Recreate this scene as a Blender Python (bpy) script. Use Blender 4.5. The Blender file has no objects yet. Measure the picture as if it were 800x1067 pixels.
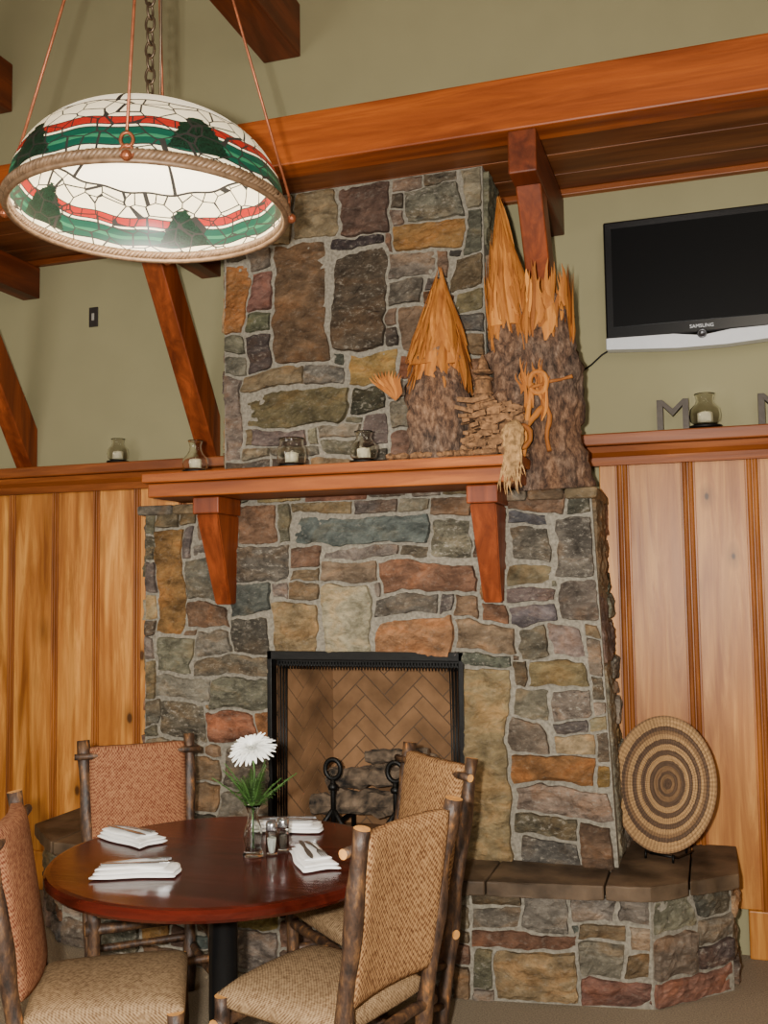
import bpy, bmesh, math, random
from mathutils import Vector, Matrix, noise
sc=bpy.context.scene
rnd=random.Random(7)
V=Vector
def lin(c):
    r=[]
    for v in c:
        v=v/255.0
        r.append(v/12.92 if v<=.04045 else ((v+.055)/1.055)**2.4)
    return r
def rgba(c,a=1.0): return tuple(lin(c))+(a,)

# ---------------------------------------------------------------- materials
def newmat(name):
    m=bpy.data.materials.new(name);m.use_nodes=True
    nt=m.node_tree;b=nt.nodes["Principled BSDF"]
    return m,nt,b
def N(nt,t,**k):
    n=nt.nodes.new(t)
    for a,v in k.items(): setattr(n,a,v)
    return n
def ramp(nt,stops,interp='LINEAR'):
    r=nt.nodes.new("ShaderNodeValToRGB");r.color_ramp.interpolation=interp
    e=r.color_ramp.elements
    e[0].position=stops[0][0];e[0].color=stops[0][1]
    e[1].position=stops[-1][0];e[1].color=stops[-1][1]
    for p,c in stops[1:-1]:
        x=e.new(p);x.color=c
    return r
def mth(nt,op,a,b=None,c=None):
    n=N(nt,"ShaderNodeMath",operation=op)
    for i,x in enumerate((a,b,c)):
        if x is None: continue
        if isinstance(x,(int,float)): n.inputs[i].default_value=x
        else: nt.links.new(x,n.inputs[i])
    return n.outputs[0]
def mixc(nt,f,a,b,blend='MIX'):
    n=N(nt,"ShaderNodeMix",data_type='RGBA',blend_type=blend)
    for i,x in ((0,f),(6,a),(7,b)):
        if isinstance(x,(int,float,tuple)): n.inputs[i].default_value=x
        else: nt.links.new(x,n.inputs[i])
    return n.outputs[2]
def coords(nt,scale=(1,1,1),rot=(0,0,0),island=0.0):
    tc=N(nt,"ShaderNodeTexCoord");mp=N(nt,"ShaderNodeMapping")
    mp.inputs["Scale"].default_value=scale;mp.inputs["Rotation"].default_value=rot
    nt.links.new(tc.outputs["Object"],mp.inputs["Vector"])
    if island:
        g=N(nt,"ShaderNodeNewGeometry");mm=N(nt,"ShaderNodeMath",operation='MULTIPLY');mm.inputs[1].default_value=island
        nt.links.new(g.outputs["Random Per Island"],mm.inputs[0])
        nt.links.new(mm.outputs[0],mp.inputs["Location"])
    return mp.outputs["Vector"]
def plain(name,col,rough=.6,metal=0.0,var=.12,scale=30,bump=.15,spec=.5):
    m,nt,b=newmat(name)
    vec=coords(nt)
    n=N(nt,"ShaderNodeTexNoise");n.inputs["Scale"].default_value=scale;n.inputs["Detail"].default_value=5
    nt.links.new(vec,n.inputs["Vector"])
    c=lin(col)
    lo=tuple(x*(1-var) for x in c)+(1,);hi=tuple(min(1,x*(1+var)) for x in c)+(1,)
    r=ramp(nt,[(.3,lo),(.7,hi)]);nt.links.new(n.outputs["Fac"],r.inputs[0])
    nt.links.new(r.outputs[0],b.inputs["Base Color"])
    b.inputs["Roughness"].default_value=rough;b.inputs["Metallic"].default_value=metal
    b.inputs["Specular IOR Level"].default_value=spec
    if bump:
        bp=N(nt,"ShaderNodeBump");bp.inputs["Strength"].default_value=bump;bp.inputs["Distance"].default_value=.01
        nt.links.new(n.outputs["Fac"],bp.inputs["Height"]);nt.links.new(bp.outputs[0],b.inputs["Normal"])
    return m
def wood(name,light,dark,axis='z',rough=.4,knots=0.0,grain=1.0,island=0.0,ivar=0.0,streak=(.60,.50,.40)):
    m,nt,b=newmat(name)
    st={'x':(1.2,16,16),'y':(16,1.2,16),'z':(16,16,1.2)}[axis]
    vec=coords(nt,st,island=island)
    n=N(nt,"ShaderNodeTexNoise");n.inputs["Scale"].default_value=grain;n.inputs["Detail"].default_value=8;n.inputs["Roughness"].default_value=.66;n.inputs["Distortion"].default_value=.8
    nt.links.new(vec,n.inputs["Vector"])
    r=ramp(nt,[(.30,rgba(dark)),(.5,rgba([(a+c)/2 for a,c in zip(light,dark)])),(.64,rgba(light))])
    nt.links.new(n.outputs["Fac"],r.inputs[0])
    col=r.outputs[0]
    st2={'x':(.35,4,4),'y':(4,.35,4),'z':(4,4,.35)}[axis]
    v2=coords(nt,st2,island=island)
    n2=N(nt,"ShaderNodeTexNoise");n2.inputs["Scale"].default_value=1.8;n2.inputs["Detail"].default_value=3;n2.inputs["Distortion"].default_value=1.4
    nt.links.new(v2,n2.inputs["Vector"])
    r2=ramp(nt,[(.34,streak+(1,)),(.5,(.92,.88,.84,1)),(.65,(1.12,1.1,1.06,1))]);nt.links.new(n2.outputs["Fac"],r2.inputs[0])
    col=mixc(nt,.9,col,r2.outputs[0],'MULTIPLY')
    if knots:
        st3={'x':(1.6,4.2,4.2),'y':(4.2,1.6,4.2),'z':(5.4,5.4,3.2)}[axis]
        v3=coords(nt,st3,island=island)
        vo=N(nt,"ShaderNodeTexVoronoi");vo.inputs["Scale"].default_value=1.0
        nt.links.new(v3,vo.inputs["Vector"])
        kr=ramp(nt,[(0.0,(1,1,1,1)),(knots*.6,(.95,.95,.95,1)),(knots,(.4,.4,.4,1)),(knots*3.2,(0,0,0,1))]);nt.links.new(vo.outputs["Distance"],kr.inputs[0])
        col=mixc(nt,kr.outputs[0],col,rgba([c*.45 for c in dark]))
    if ivar:
        g=N(nt,"ShaderNodeNewGeometry")
        ir=ramp(nt,[(0,(1-ivar,1-ivar*1.25,1-ivar*1.5,1)),(1,(1+ivar,1+ivar,1+ivar,1))]);nt.links.new(g.outputs["Random Per Island"],ir.inputs[0])
        col=mixc(nt,1.0,col,ir.outputs[0],'MULTIPLY')
    nt.links.new(col,b.inputs["Base Color"]);b.inputs["Roughness"].default_value=rough
    b.inputs["Specular IOR Level"].default_value=.35
    bp=N(nt,"ShaderNodeBump");bp.inputs["Strength"].default_value=.12;bp.inputs["Distance"].default_value=.01
    nt.links.new(n.outputs["Fac"],bp.inputs["Height"]);nt.links.new(bp.outputs[0],b.inputs["Normal"])
    return m
def stone_mat():
    m,nt,b=newmat("fieldstone")
    at=N(nt,"ShaderNodeAttribute",attribute_name="col")
    vec=coords(nt,(1,1,1.7),island=37.0)
    def nz(s,d=8,r=.68,dist=0):
        n=N(nt,"ShaderNodeTexNoise");n.inputs["Scale"].default_value=s;n.inputs["Detail"].default_value=d;n.inputs["Roughness"].default_value=r;n.inputs["Distortion"].default_value=dist
        nt.links.new(vec,n.inputs["Vector"]);return n.outputs["Fac"]
    n=nz(10,9,.72,.4);n2=nz(40,6,.72);n4=nz(5,4,.6,.8)
    pr=ramp(nt,[(.36,(.68,.69,.70,1)),(.5,(1,1,1,1)),(.64,(1.20,1.0,.82,1))]);nt.links.new(n4,pr.inputs[0])
    base=mixc(nt,.9,at.outputs["Color"],pr.outputs[0],'MULTIPLY')
    r=ramp(nt,[(.28,(.30,.28,.26,1)),(.5,(.92,.90,.87,1)),(.72,(1.7,1.63,1.52,1))]);nt.links.new(n,r.inputs[0])
    base=mixc(nt,1.0,base,r.outputs[0],'MULTIPLY')
    r2=ramp(nt,[(.54,(0,0,0,1)),(.66,(1,1,1,1))]);nt.links.new(n2,r2.inputs[0])
    base=mixc(nt,mth(nt,'MULTIPLY',r2.outputs[0],at.outputs["Alpha"]),base,rgba((160,152,138)))
    r3=ramp(nt,[(.34,(1,1,1,1)),(.45,(0,0,0,1))]);nt.links.new(n2,r3.inputs[0])
    base=mixc(nt,mth(nt,'MULTIPLY',r3.outputs[0],at.outputs["Alpha"]),base,rgba((46,42,38)))
    nt.links.new(base,b.inputs["Base Color"]);b.inputs["Roughness"].default_value=.85
    b.inputs["Specular IOR Level"].default_value=.2
    bp=N(nt,"ShaderNodeBump");bp.inputs["Strength"].default_value=1.0;bp.inputs["Distance"].default_value=.022
    nt.links.new(n,bp.inputs["Height"])
    bp2=N(nt,"ShaderNodeBump");bp2.inputs["Strength"].default_value=.5;bp2.inputs["Distance"].default_value=.005
    nt.links.new(n2,bp2.inputs["Height"]);nt.links.new(bp.outputs[0],bp2.inputs["Normal"])
    nt.links.new(bp2.outputs[0],b.inputs["Normal"])
    return m
def weave_mat(name,c1,c2,period=.013):
    m,nt,b=newmat(name)
    tc=N(nt,"ShaderNodeTexCoord");sp=N(nt,"ShaderNodeSeparateXYZ");nt.links.new(tc.outputs["Object"],sp.inputs[0])
    ad=mth(nt,'ADD',sp.outputs[1],sp.outputs[2])
    k=2*math.pi/period
    a=mth(nt,'SINE',mth(nt,'MULTIPLY',sp.outputs[0],k));c=mth(nt,'SINE',mth(nt,'MULTIPLY',ad,k))
    pr=mth(nt,'MULTIPLY',a,c)
    no=N(nt,"ShaderNodeTexNoise");no.inputs["Scale"].default_value=90;no.inputs["Detail"].default_value=4;nt.links.new(tc.outputs["Object"],no.inputs["Vector"])
    a3=mth(nt,'MULTIPLY_ADD',pr,.24,no.outputs["Fac"])
    r=ramp(nt,[(.25,rgba(c2)),(.7,rgba(c1))]);nt.links.new(a3,r.inputs[0])
    nt.links.new(r.outputs[0],b.inputs["Base Color"]);b.inputs["Roughness"].default_value=.95;b.inputs["Specular IOR Level"].default_value=.1
    bp=N(nt,"ShaderNodeBump");bp.inputs["Strength"].default_value=.45;bp.inputs["Distance"].default_value=.003
    nt.links.new(a3,bp.inputs["Height"]);nt.links.new(bp.outputs[0],b.inputs["Normal"])
    return m
def glass_mat(name,col=(225,235,215),rough=.03,ior=1.15):
    m,nt,b=newmat(name)
    b.inputs["Base Color"].default_value=rgba(col);b.inputs["Roughness"].default_value=rough
    b.inputs["Transmission Weight"].default_value=1.0;b.inputs["IOR"].default_value=ior
    n=N(nt,"ShaderNodeTexNoise");n.inputs["Scale"].default_value=25
    bp=N(nt,"ShaderNodeBump");bp.inputs["Strength"].default_value=.08;nt.links.new(n.outputs["Fac"],bp.inputs["Height"]);nt.links.new(bp.outputs[0],b.inputs["Normal"])
    return m

M_stone=stone_mat()
M_mortar=plain("mortar",(132,125,112),.95,var=.3,scale=70,bump=.6,spec=.1)
M_wall=plain("olive_green_plaster",(143,136,102),.85,var=.03,scale=5,bump=.04)
M_pineL=wood("knotty_pine_golden",(220,158,80),(156,92,36),'z',.36,knots=.11,island=11.0,ivar=.2,streak=(.50,.38,.27))
M_pineR=wood("knotty_pine_amber",(206,146,72),(156,94,36),'z',.42,knots=.07,island=13.0,ivar=.10,streak=(.62,.50,.36))
M_batten=wood("amber_molding",(176,110,48),(118,64,22),'z',.4)
M_cap=wood("amber_cap",(154,86,36),(108,54,20),'x',.42)
M_beam=wood("stained_fir_beam",(174,90,28),(130,60,16),'x',.45)
M_beamY=wood("stained_fir_brace",(144,68,26),(98,42,14),'z',.45)
M_beamD=wood("stained_fir_crossbeam",(118,54,24),(80,34,12),'y',.48)
M_soffit=wood("stained_soffit_planks",(132,78,40),(94,50,22),'x',.5,island=3.0,ivar=.08)
M_mantel=wood("orange_fir_mantel",(168,92,30),(124,60,16),'x',.45)
M_carpet=plain("taupe_carpet",(138,124,104),.95,var=.3,scale=160,bump=.6,spec=.1)
M_dark=plain("black_iron",(22,21,20),.45,.6,var=.2)
M_slate=plain("hearth_slate",(84,68,52),.6,var=.6,scale=7,bump=.8,spec=.25)

# ---------------------------------------------------------------- helpers
def finish(name,bm,mats,parent=None,smooth=False,loc=None,label=None):
    me=bpy.data.meshes.new(name)
    bmesh.ops.recalc_face_normals(bm,faces=bm.faces)
    bm.to_mesh(me);bm.free()
    if not isinstance(mats,(list,tuple)): mats=[mats]
    for x in mats: me.materials.append(x)
    if smooth:
        for p in me.polygons: p.use_smooth=True
    ob=bpy.data.objects.new(name,me);sc.collection.objects.link(ob)
    if parent: ob.parent=parent
    if loc is not None: ob.location=loc
    if label: ob["label"]=label
    return ob
def top(ob,label,cat,group=None):
    ob["label"]=label;ob["category"]=cat
    if group: ob["group"]=group
    return ob
def empty(name,loc=(0,0,0),rotz=0.0):
    e=bpy.data.objects.new(name,None);e.empty_display_size=.1;e.location=loc;e.rotation_euler=(0,0,rotz);sc.collection.objects.link(e);return e
def struct(ob): ob["kind"]="structure";return ob
def box(bm,x0,x1,y0,y1,z0,z1,bev=0.0,mi=0):
    vs=[bm.verts.new(p) for p in ((x0,y0,z0),(x1,y0,z0),(x1,y1,z0),(x0,y1,z0),(x0,y0,z1),(x1,y0,z1),(x1,y1,z1),(x0,y1,z1))]
    fs=[bm.faces.new([vs[i] for i in q]) for q in ((0,3,2,1),(4,5,6,7),(0,1,5,4),(1,2,6,5),(2,3,7,6),(3,0,4,7))]
    for f in fs: f.material_index=mi
    if bev:
        es=set()
        for f in fs: es.update(f.edges)
        r=bmesh.ops.bevel(bm,geom=list(es),offset=bev,segments=2,affect='EDGES',profile=.5)
        for f in r['faces']: f.material_index=mi
    return vs
def prism(bm,pts,axis,a0,a1,mi=0,bev=0.0):
    def mk(p,a):
        return {'x':(a,p[0],p[1]),'y':(p[0],a,p[1]),'z':(p[0],p[1],a)}[axis]
    A=[bm.verts.new(mk(p,a0)) for p in pts];B=[bm.verts.new(mk(p,a1)) for p in pts]
    fs=[bm.faces.new(A),bm.faces.new(B[::-1])]
    n=len(pts)
    for i in range(n): fs.append(bm.faces.new((A[i],B[i],B[(i+1)%n],A[(i+1)%n])))
    for f in fs: f.material_index=mi
    if bev:
        es=set()
        for f in fs: es.update(f.edges)
        bmesh.ops.bevel(bm,geom=list(es),offset=bev,segments=2,affect='EDGES',profile=.5)
def lathe(bm,prof,seg=32,c=(0,0,0),mi=0,caps=True):
    rings=[]
    for r,z in prof:
        rings.append([bm.verts.new((c[0]+r*math.cos(2*math.pi*i/seg),c[1]+r*math.sin(2*math.pi*i/seg),c[2]+z)) for i in range(seg)])
    for a,b in zip(rings,rings[1:]):
        for i in range(seg):
            f=bm.faces.new((a[i],a[(i+1)%seg],b[(i+1)%seg],b[i]));f.material_index=mi
    if caps:
        if prof[0][0]>1e-4: f=bm.faces.new(rings[0][::-1]);f.material_index=mi
        if prof[-1][0]>1e-4: f=bm.faces.new(rings[-1]);f.material_index=mi
def tube(bm,pts,rads,seg=10,mi=0,cap=0,amp=0.0,fr=12.0,seed=0.0,caps=True,closed=False):
    pts=[V(p) for p in pts]
    if not isinstance(rads,(list,tuple)): rads=[rads]*len(pts)
    rings=[];up=None
    n=len(pts)
    for i,p in enumerate(pts):
        if closed: t=(pts[(i+1)%n]-pts[i-1])
        else: t=(pts[min(i+1,n-1)]-pts[max(i-1,0)])
        t.normalize()
        if up is None:
            up=V((0,0,1)) if abs(t.z)<.9 else V((1,0,0))
        s=t.cross(up);
        if s.length<1e-5: s=t.cross(V((0,1,0)))
        s.normalize();u=s.cross(t).normalized();up=u
        ring=[]
        for k in range(seg):
            a=2*math.pi*k/seg
            d=s*math.cos(a)+u*math.sin(a);r=rads[i]
            if amp: r*=1+amp*noise.noise((p+d*r)*fr+V((seed,seed*1.7,0)))
            ring.append(bm.verts.new(p+d*r))
        rings.append(ring)
    prs=list(zip(rings,rings[1:]))
    if closed: prs.append((rings[-1],rings[0]))
    for a,b in prs:
        for k in range(seg):
            f=bm.faces.new((a[k],a[(k+1)%seg],b[(k+1)%seg],b[k]));f.material_index=mi;f.smooth=True
    if caps and not closed:
        f=bm.faces.new(rings[0][::-1]);f.material_index=cap
        f=bm.faces.new(rings[-1]);f.material_index=cap
def line(a,b,n,wob=0.0,seed=0.0):
    a=V(a);b=V(b);r=[]
    for i in range(n+1):
        t=i/n;p=a.lerp(b,t)
        if wob: p+=V((noise.noise(V((t*3,seed,1))),noise.noise(V((t*3,seed,5))),0))*wob*(math.sin(math.pi*t)*.7+.3)
        r.append(p)
    return r
def pillow(bm,fn,w,h,T,n=16,m=16,mi=0,pw=6,edge=.35):
    F=[];B=[]
    for j in range(m+1):
        fr=[];br=[]
        for i in range(n+1):
            s=2*i/n-1;t=2*j/m-1
            s=math.copysign(abs(s)**.75,s);t=math.copysign(abs(t)**.75,t)
            k=max(0,1-abs(s)**pw)*max(0,1-abs(t)**pw)
            d=T/2*(edge+(1-edge)*math.sqrt(k))
            cs=1-.02*(abs(s)**8)*(abs(t)**8)
            u=s*w/2*cs;v=t*h/2*cs
            fr.append(bm.verts.new(fn(u,v,d)));br.append(bm.verts.new(fn(u,v,-d)))
        F.append(fr);B.append(br)
    fs=[]
    for j in range(m):
        for i in range(n):
            fs.append(bm.faces.new((F[j][i],F[j][i+1],F[j+1][i+1],F[j+1][i])))
            fs.append(bm.faces.new((B[j][i],B[j+1][i],B[j+1][i+1],B[j][i+1])))
    for i in range(n):
        fs.append(bm.faces.new((F[0][i],B[0][i],B[0][i+1],F[0][i+1])));fs.append(bm.faces.new((F[m][i],F[m][i+1],B[m][i+1],B[m][i])))
    for j in range(m):
        fs.append(bm.faces.new((F[j][0],F[j+1][0],B[j+1][0],B[j][0])));fs.append(bm.faces.new((F[j][n],B[j][n],B[j+1][n],F[j+1][n])))
    for f in fs: f.material_index=mi;f.smooth=True

# ---------------------------------------------------------------- stonework
PAL=dict(gray=(108,100,89),tan=(130,112,86),brown=(108,89,70),rust=(126,92,68),red=(118,88,72),blue=(92,93,88),
 mot=(98,92,82),yel=(134,110,70),dark=(76,70,62),lt=(134,126,110),grn=(106,99,76),orange=(140,102,60))
def pick(rg):
    return rg.choices(['gray','tan','brown','rust','blue','mot','yel','dark','lt','grn'],[30,15,22,6,5,17,3,9,7,2])[0]
def stonework(bm,P,nrm,w,h,explicit=(),hole=None,seed=1,cell=.03,thick=.02):
    """P(u,v)->Vector on backing surface; nrm outward normal"""
    rg=random.Random(seed);lay=bm.loops.layers.float_color.get("col") or bm.loops.layers.float_color.new("col")
    nx=max(1,round(w/cell));ny=max(1,round(h/cell));cx=w/nx;cy=h/ny
    occ=[[False]*nx for _ in range(ny)];rects=[]
    if hole:
        for j in range(ny):
            for i in range(nx):
                u=(i+.5)*cx;v=(j+.5)*cy
                if hole[0]<u<hole[1] and hole[2]<v<hole[3]: occ[j][i]=True
    def conf(i0,j0,i1,j1):
        if i0<0 or j0<0 or i1>nx or j1>ny: return True
        return any(occ[j][i] for j in range(j0,j1) for i in range(i0,i1))
    def put(i0,j0,i1,j1,c):
        for j in range(j0,j1):
            for i in range(i0,i1): occ[j][i]=True
        rects.append([i0,j0,i1,j1,c])
    for u0,u1,v0,v1,c in explicit:
        i0=max(0,round(u0/cx));i1=min(nx,round(u1/cx));j0=max(0,round(v0/cy));j1=min(ny,round(v1/cy))
        g=0
        while i1-i0>0 and j1-j0>0 and conf(i0,j0,i1,j1) and g<60:
            g+=1
            L=sum(occ[j][i0] for j in range(j0,j1))/(j1-j0);R_=sum(occ[j][i1-1] for j in range(j0,j1))/(j1-j0)
            B=sum(occ[j0][i] for i in range(i0,i1))/(i1-i0);T=sum(occ[j1-1][i] for i in range(i0,i1))/(i1-i0)
            mxx=max(L,R_,B,T)
            if mxx==0: break
            if L==mxx:i0+=1
            elif R_==mxx:i1-=1
            elif B==mxx:j0+=1
            else:j1-=1
        if i1-i0>0 and j1-j0>0 and not conf(i0,j0,i1,j1): put(i0,j0,i1,j1,c)
    def grow():
        for r in rects:
            for _ in range(2):
                i0,j0,i1,j1,c=r
                for side in (0,1,2,3):
                    q={0:(i0-1,j0,i0,j1),1:(i1,j0,i1+1,j1),2:(i0,j0-1,i1,j0),3:(i0,j1,i1,j1+1)}[side]
                    if conf(*q): continue
                    q2={0:(i0-2,j0,i0-1,j1),1:(i1+1,j0,i1+2,j1),2:(i0,j0-2,i1,j0-1),3:(i0,j1+1,i1,j1+2)}[side]
                    if q2[0]<0 or q2[1]<0 or q2[2]>nx or q2[3]>ny: frac=1
                    else:
                        cells=[occ[j][i] for j in range(q2[1],q2[3]) for i in range(q2[0],q2[2])];frac=sum(cells)/len(cells)
                    if frac>.35:
                        for j in range(q[1],q[3]):
                            for i in range(q[0],q[2]): occ[j][i]=True
                        r[0]=min(r[0],q[0]);r[1]=min(r[1],q[1]);r[2]=max(r[2],q[2]);r[3]=max(r[3],q[3]);break
    grow();grow()
    for j in range(ny):
        for i in range(nx):
            if occ[j][i]: continue
            run=0
            while i+run<nx and not occ[j][i+run]: run+=1
            ww=rg.randint(4,10)
            if run-ww<=2: ww=run if run<=11 else run//2
            hh=rg.choice([2,3,3,4,4,5,6]);k=1
            while k<hh and j+k<ny and not conf(i,j+k,i+ww,j+k+1): k+=1
            if j+k<ny and not conf(i,j+k,i+ww,j+k+1) and (j+k+1>=ny or conf(i,j+k+1,i+ww,j+k+2)): k+=1
            put(i,j,i+ww,j+k,None)
    ch=True
    while ch:
        ch=False
        for a in rects:
            if min(a[2]-a[0],a[3]-a[1])>1: continue
            for b in rects:
                if b is a: continue
                if (a[0]==b[0] and a[2]==b[2] and (a[1]==b[3] or a[3]==b[1])) or (a[1]==b[1] and a[3]==b[3] and (a[0]==b[2] or a[2]==b[0])):
                    b[0]=min(a[0],b[0]);b[1]=min(a[1],b[1]);b[2]=max(a[2],b[2]);b[3]=max(a[3],b[3]);rects.remove(a);ch=True;break
            if ch: break
    so=seed*13.7
    def warp(ux,vy):
        mk=min(1,max(0,min(ux,w-ux))/.09)*1.0;mv=min(1,max(0,min(vy,h-vy))/.09)
        if hole and hole[0]-.09<ux<hole[1]+.09 and vy<hole[3]+.09:
            dd=max(hole[0]-ux,ux-hole[1],vy-hole[3]);q=min(1,max(0,dd)/.09);mk*=q;mv*=q
        a=V((ux*4.2+so,vy*4.2,0));b=V((ux*17+so,vy*17,3))
        return ux+mk*(.034*noise.noise(a)+.014*noise.noise(b)),vy+mv*(.032*noise.noise(a+V((9,3,5)))+.012*noise.noise(b+V((5,3,5))))
    for i0,j0,i1,j1,c in rects:
        if c is None: c=pick(rg)
        base=PAL[c];f=rg.uniform(.84,1.14);rgb=lin([min(255,b*f+rg.uniform(-5,5)) for b in base])
        mot={'mot':.9,'dark':.6,'gray':.5,'blue':.4,'lt':.4}.get(c,.25)*rg.uniform(.6,1)
        u0,u1,v0,v1=i0*cx,i1*cx,j0*cy,j1*cy
        gap=rg.uniform(.0008,.0034);u0+=gap;u1-=gap;v0+=gap;v1-=gap
        W=u1-u0;H=v1-v0
        if W<.012 or H<.012: continue
        jt=min(W,H)*.06
        cj=[(rg.uniform(0,jt),rg.uniform(0,jt)) for _ in range(4)]
        big=rg.randrange(4)
        if rg.random()<.5: cj[big]=(rg.uniform(.05,.22)*min(W,H),rg.uniform(.02,.14)*min(W,H))
        a=max(2,int(W/.016));b_=max(2,int(H/.016));tk=thick*rg.uniform(.4,1.5);ta=rg.uniform(-.10,.10);tb=rg.uniform(-.10,.10)
        sd=rg.uniform(0,50);grid=[]
        ea=.0035/W;eb=.0035/H
        S=[0]+[ea+(1-2*ea)*q/a for q in range(a+1)]+[1];T_=[0]+[eb+(1-2*eb)*q/b_ for q in range(b_+1)]+[1]
        for t in T_:
            row=[]
            for s in S:
                ux=u0+s*W;vy=v0+t*H
                ox=(cj[0][0]*(1-s)*(1-t)-cj[1][0]*s*(1-t)-cj[2][0]*s*t+cj[3][0]*(1-s)*t)
                oy=(cj[0][1]*(1-s)*(1-t)+cj[1][1]*s*(1-t)-cj[2][1]*s*t-cj[3][1]*(1-s)*t)
                ss=2*s-1;tt=2*t-1;rr=.025*(ss*ss)**4*(tt*tt)**4
                ux+=ox-ss*rr*min(W,H);vy+=oy-tt*rr*min(W,H)
                ux,vy=warp(ux,vy)
                ux+=.005*noise.noise(V((ux*50,vy*50,sd)));vy+=.005*noise.noise(V((ux*50,vy*50,sd+7)))
                e=min(s*W,(1-s)*W,t*H,(1-t)*H)
                k=min(1,.6+e/.022) if e>1e-6 else 0
                if e<=1e-6: d=-.008
                else: d=tk*k+(ta*(s-.5)*W+tb*(t-.5)*H)*.8+(.010*noise.noise(V((ux*14,vy*26,sd)))+.007*noise.noise(V((ux*34,vy*70,sd)))+.004*noise.noise(V((ux*90,vy*90,sd))))*k
                row.append(bm.verts.new(P(ux,vy)+nrm*d))
            grid.append(row)
        for y in range(len(T_)-1):
            for x in range(len(S)-1):
                fc=bm.faces.new((grid[y][x],grid[y][x+1],grid[y+1][x+1],grid[y+1][x]));fc.material_index=0
                for lp in fc.loops: lp[lay]=(rgb[0],rgb[1],rgb[2],mot)
def quad(bm,a,b,c,d,mi=1):
    f=bm.faces.new([bm.verts.new(p) for p in (a,b,c,d)]);f.material_index=mi;return f

# ---------------------------------------------------------------- room shell
WY=4.62
bm=bmesh.new();box(bm,-5.2,3.2,WY,WY+.15,0,5.6);struct(finish("wall_back",bm,M_wall))
bm=bmesh.new();box(bm,-5.2,3.2,-3.0,WY+.15,-.1,0);struct(finish("floor",bm,M_carpet))
bm=bmesh.new();box(bm,-5.35,-5.2,-3.0,WY+.15,0,5.6);struct(finish("wall_left",bm,M_wall))
bm=bmesh.new();box(bm,3.2,3.35,-3.0,WY+.15,0,5.6);struct(finish("wall_right",bm,M_wall))
bm=bmesh.new();box(bm,-5.35,3.35,-3.0,WY+.15,5.6,5.7);struct(finish("ceiling",bm,plain("ceiling_planks",(150,110,70),.7)))
def wainscot(name,name2,x0,x1,joints,mat,bw,z0=.2,z1=2.12):
    bm=bmesh.new();xs=[x0]+[j for j in joints if x0<j<x1]+[x1]
    for a,b in zip(xs,xs[1:]):
        box(bm,a+.003,b-.003,4.585,WY,z0,z1,bev=.004)
    ob=struct(finish(name,bm,mat))
    bm=bmesh.new()
    for j in joints:
        if not x0<=j<=x1: continue
        for c in (-bw/4,bw/4):
            pts=[]
            for k in range(9):
                a=math.pi*k/8;pts.append((j+c+bw*.23*math.cos(a),4.584-.016*math.sin(a)))
            prism(bm,pts,'z',z0,z1)
        box(bm,j-bw/2-.006,j+bw/2+.006,4.578,4.59,z0,z1,bev=.002)
    struct(finish(name2,bm,M_batten))
jl=[-5.03,-4.76,-4.49,-4.22,-3.94,-3.66,-3.38,-3.12,-2.87,-2.60]
jr=[-.365,-.083,.185,.455,.725,.995,1.265,1.535,1.805,2.075,2.345,2.615,2.885]
wainscot("trim_1","trim_5",-5.2,-2.5,jl,M_pineL,.030)
wainscot("trim_2","trim_6",-.47,3.2,jr,M_pineR,.050)
def cap(name,x0,x1):
    bm=bmesh.new()
    prism(bm,[(WY,2.115),(4.545,2.115),(4.535,2.15),(4.51,2.17),(4.50,2.195),(WY,2.195)],'x',x0,x1)
    box(bm,x0,x1,4.46,WY,2.197,2.25,bev=.006)
    struct(finish(name,bm,M_cap))
cap("trim_3",-5.2,-2.162);cap("trim_4",-.86,3.2)
bm=bmesh.new();box(bm,-5.2,-3.2,4.57,WY,0,.2,bev=.006);struct(finish("baseboard_left",bm,M_pineL))
bm=bmesh.new();box(bm,.1,3.2,4.57,WY,0,.2,bev=.006);struct(finish("baseboard_right",bm,M_pineR))

# ---------------------------------------------------------------- timber beam
tb=empty("timber_beam",(0,0,0));top(tb,"long orange-stained timber beam with plank soffit","beam")
bm=bmesh.new();box(bm,-5.2,3.2,3.83,3.97,3.40,3.62,bev=.008);finish("beam",bm,M_beam,tb)
bm=bmesh.new()
for k,(a,b) in enumerate(((3.97,4.19),(4.19,4.41),(4.41,4.62))): box(bm,-5.2,3.2,a+.002,b-.002,3.43,3.455,bev=.003)
finish("soffit",bm,M_soffit,tb)
bm=bmesh.new();box(bm,-5.2,3.2,4.58,4.62,3.40,3.43,bev=.004);finish("edge_trim",bm,M_cap,tb)
def bracket(x,w=.115,zb=2.26):
    e=empty("timber_bracket",(x,0,0));top(e,"reddish timber bracket with diagonal knee brace against green wall","bracket","timber brackets under the long beam")
    bm=bmesh.new();box(bm,-w/2,w/2,3.83,WY,3.22,3.398,bev=.007);finish("crossbeam",bm,M_beamD,e)
    bm=bmesh.new();prism(bm,[(3.96,3.22),(4.12,3.22),(4.62,zb+.22),(4.62,zb),(4.575,zb)],'x',-w/2+.005,w/2-.005,bev=.006);finish("brace",bm,M_beamY,e)
bracket(-.655);bracket(-2.45);bracket(-3.58)
for x in (-2.035,-3.83):
    bm=bmesh.new();box(bm,-.105,.105,-2.5,WY,4.335,4.62,bev=.008)
    o=finish("ceiling_beam",bm,M_beamD,loc=(x,0,0));top(o,"dark reddish timber roof beam ending at green wall","beam","roof beams overhead")

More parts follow.
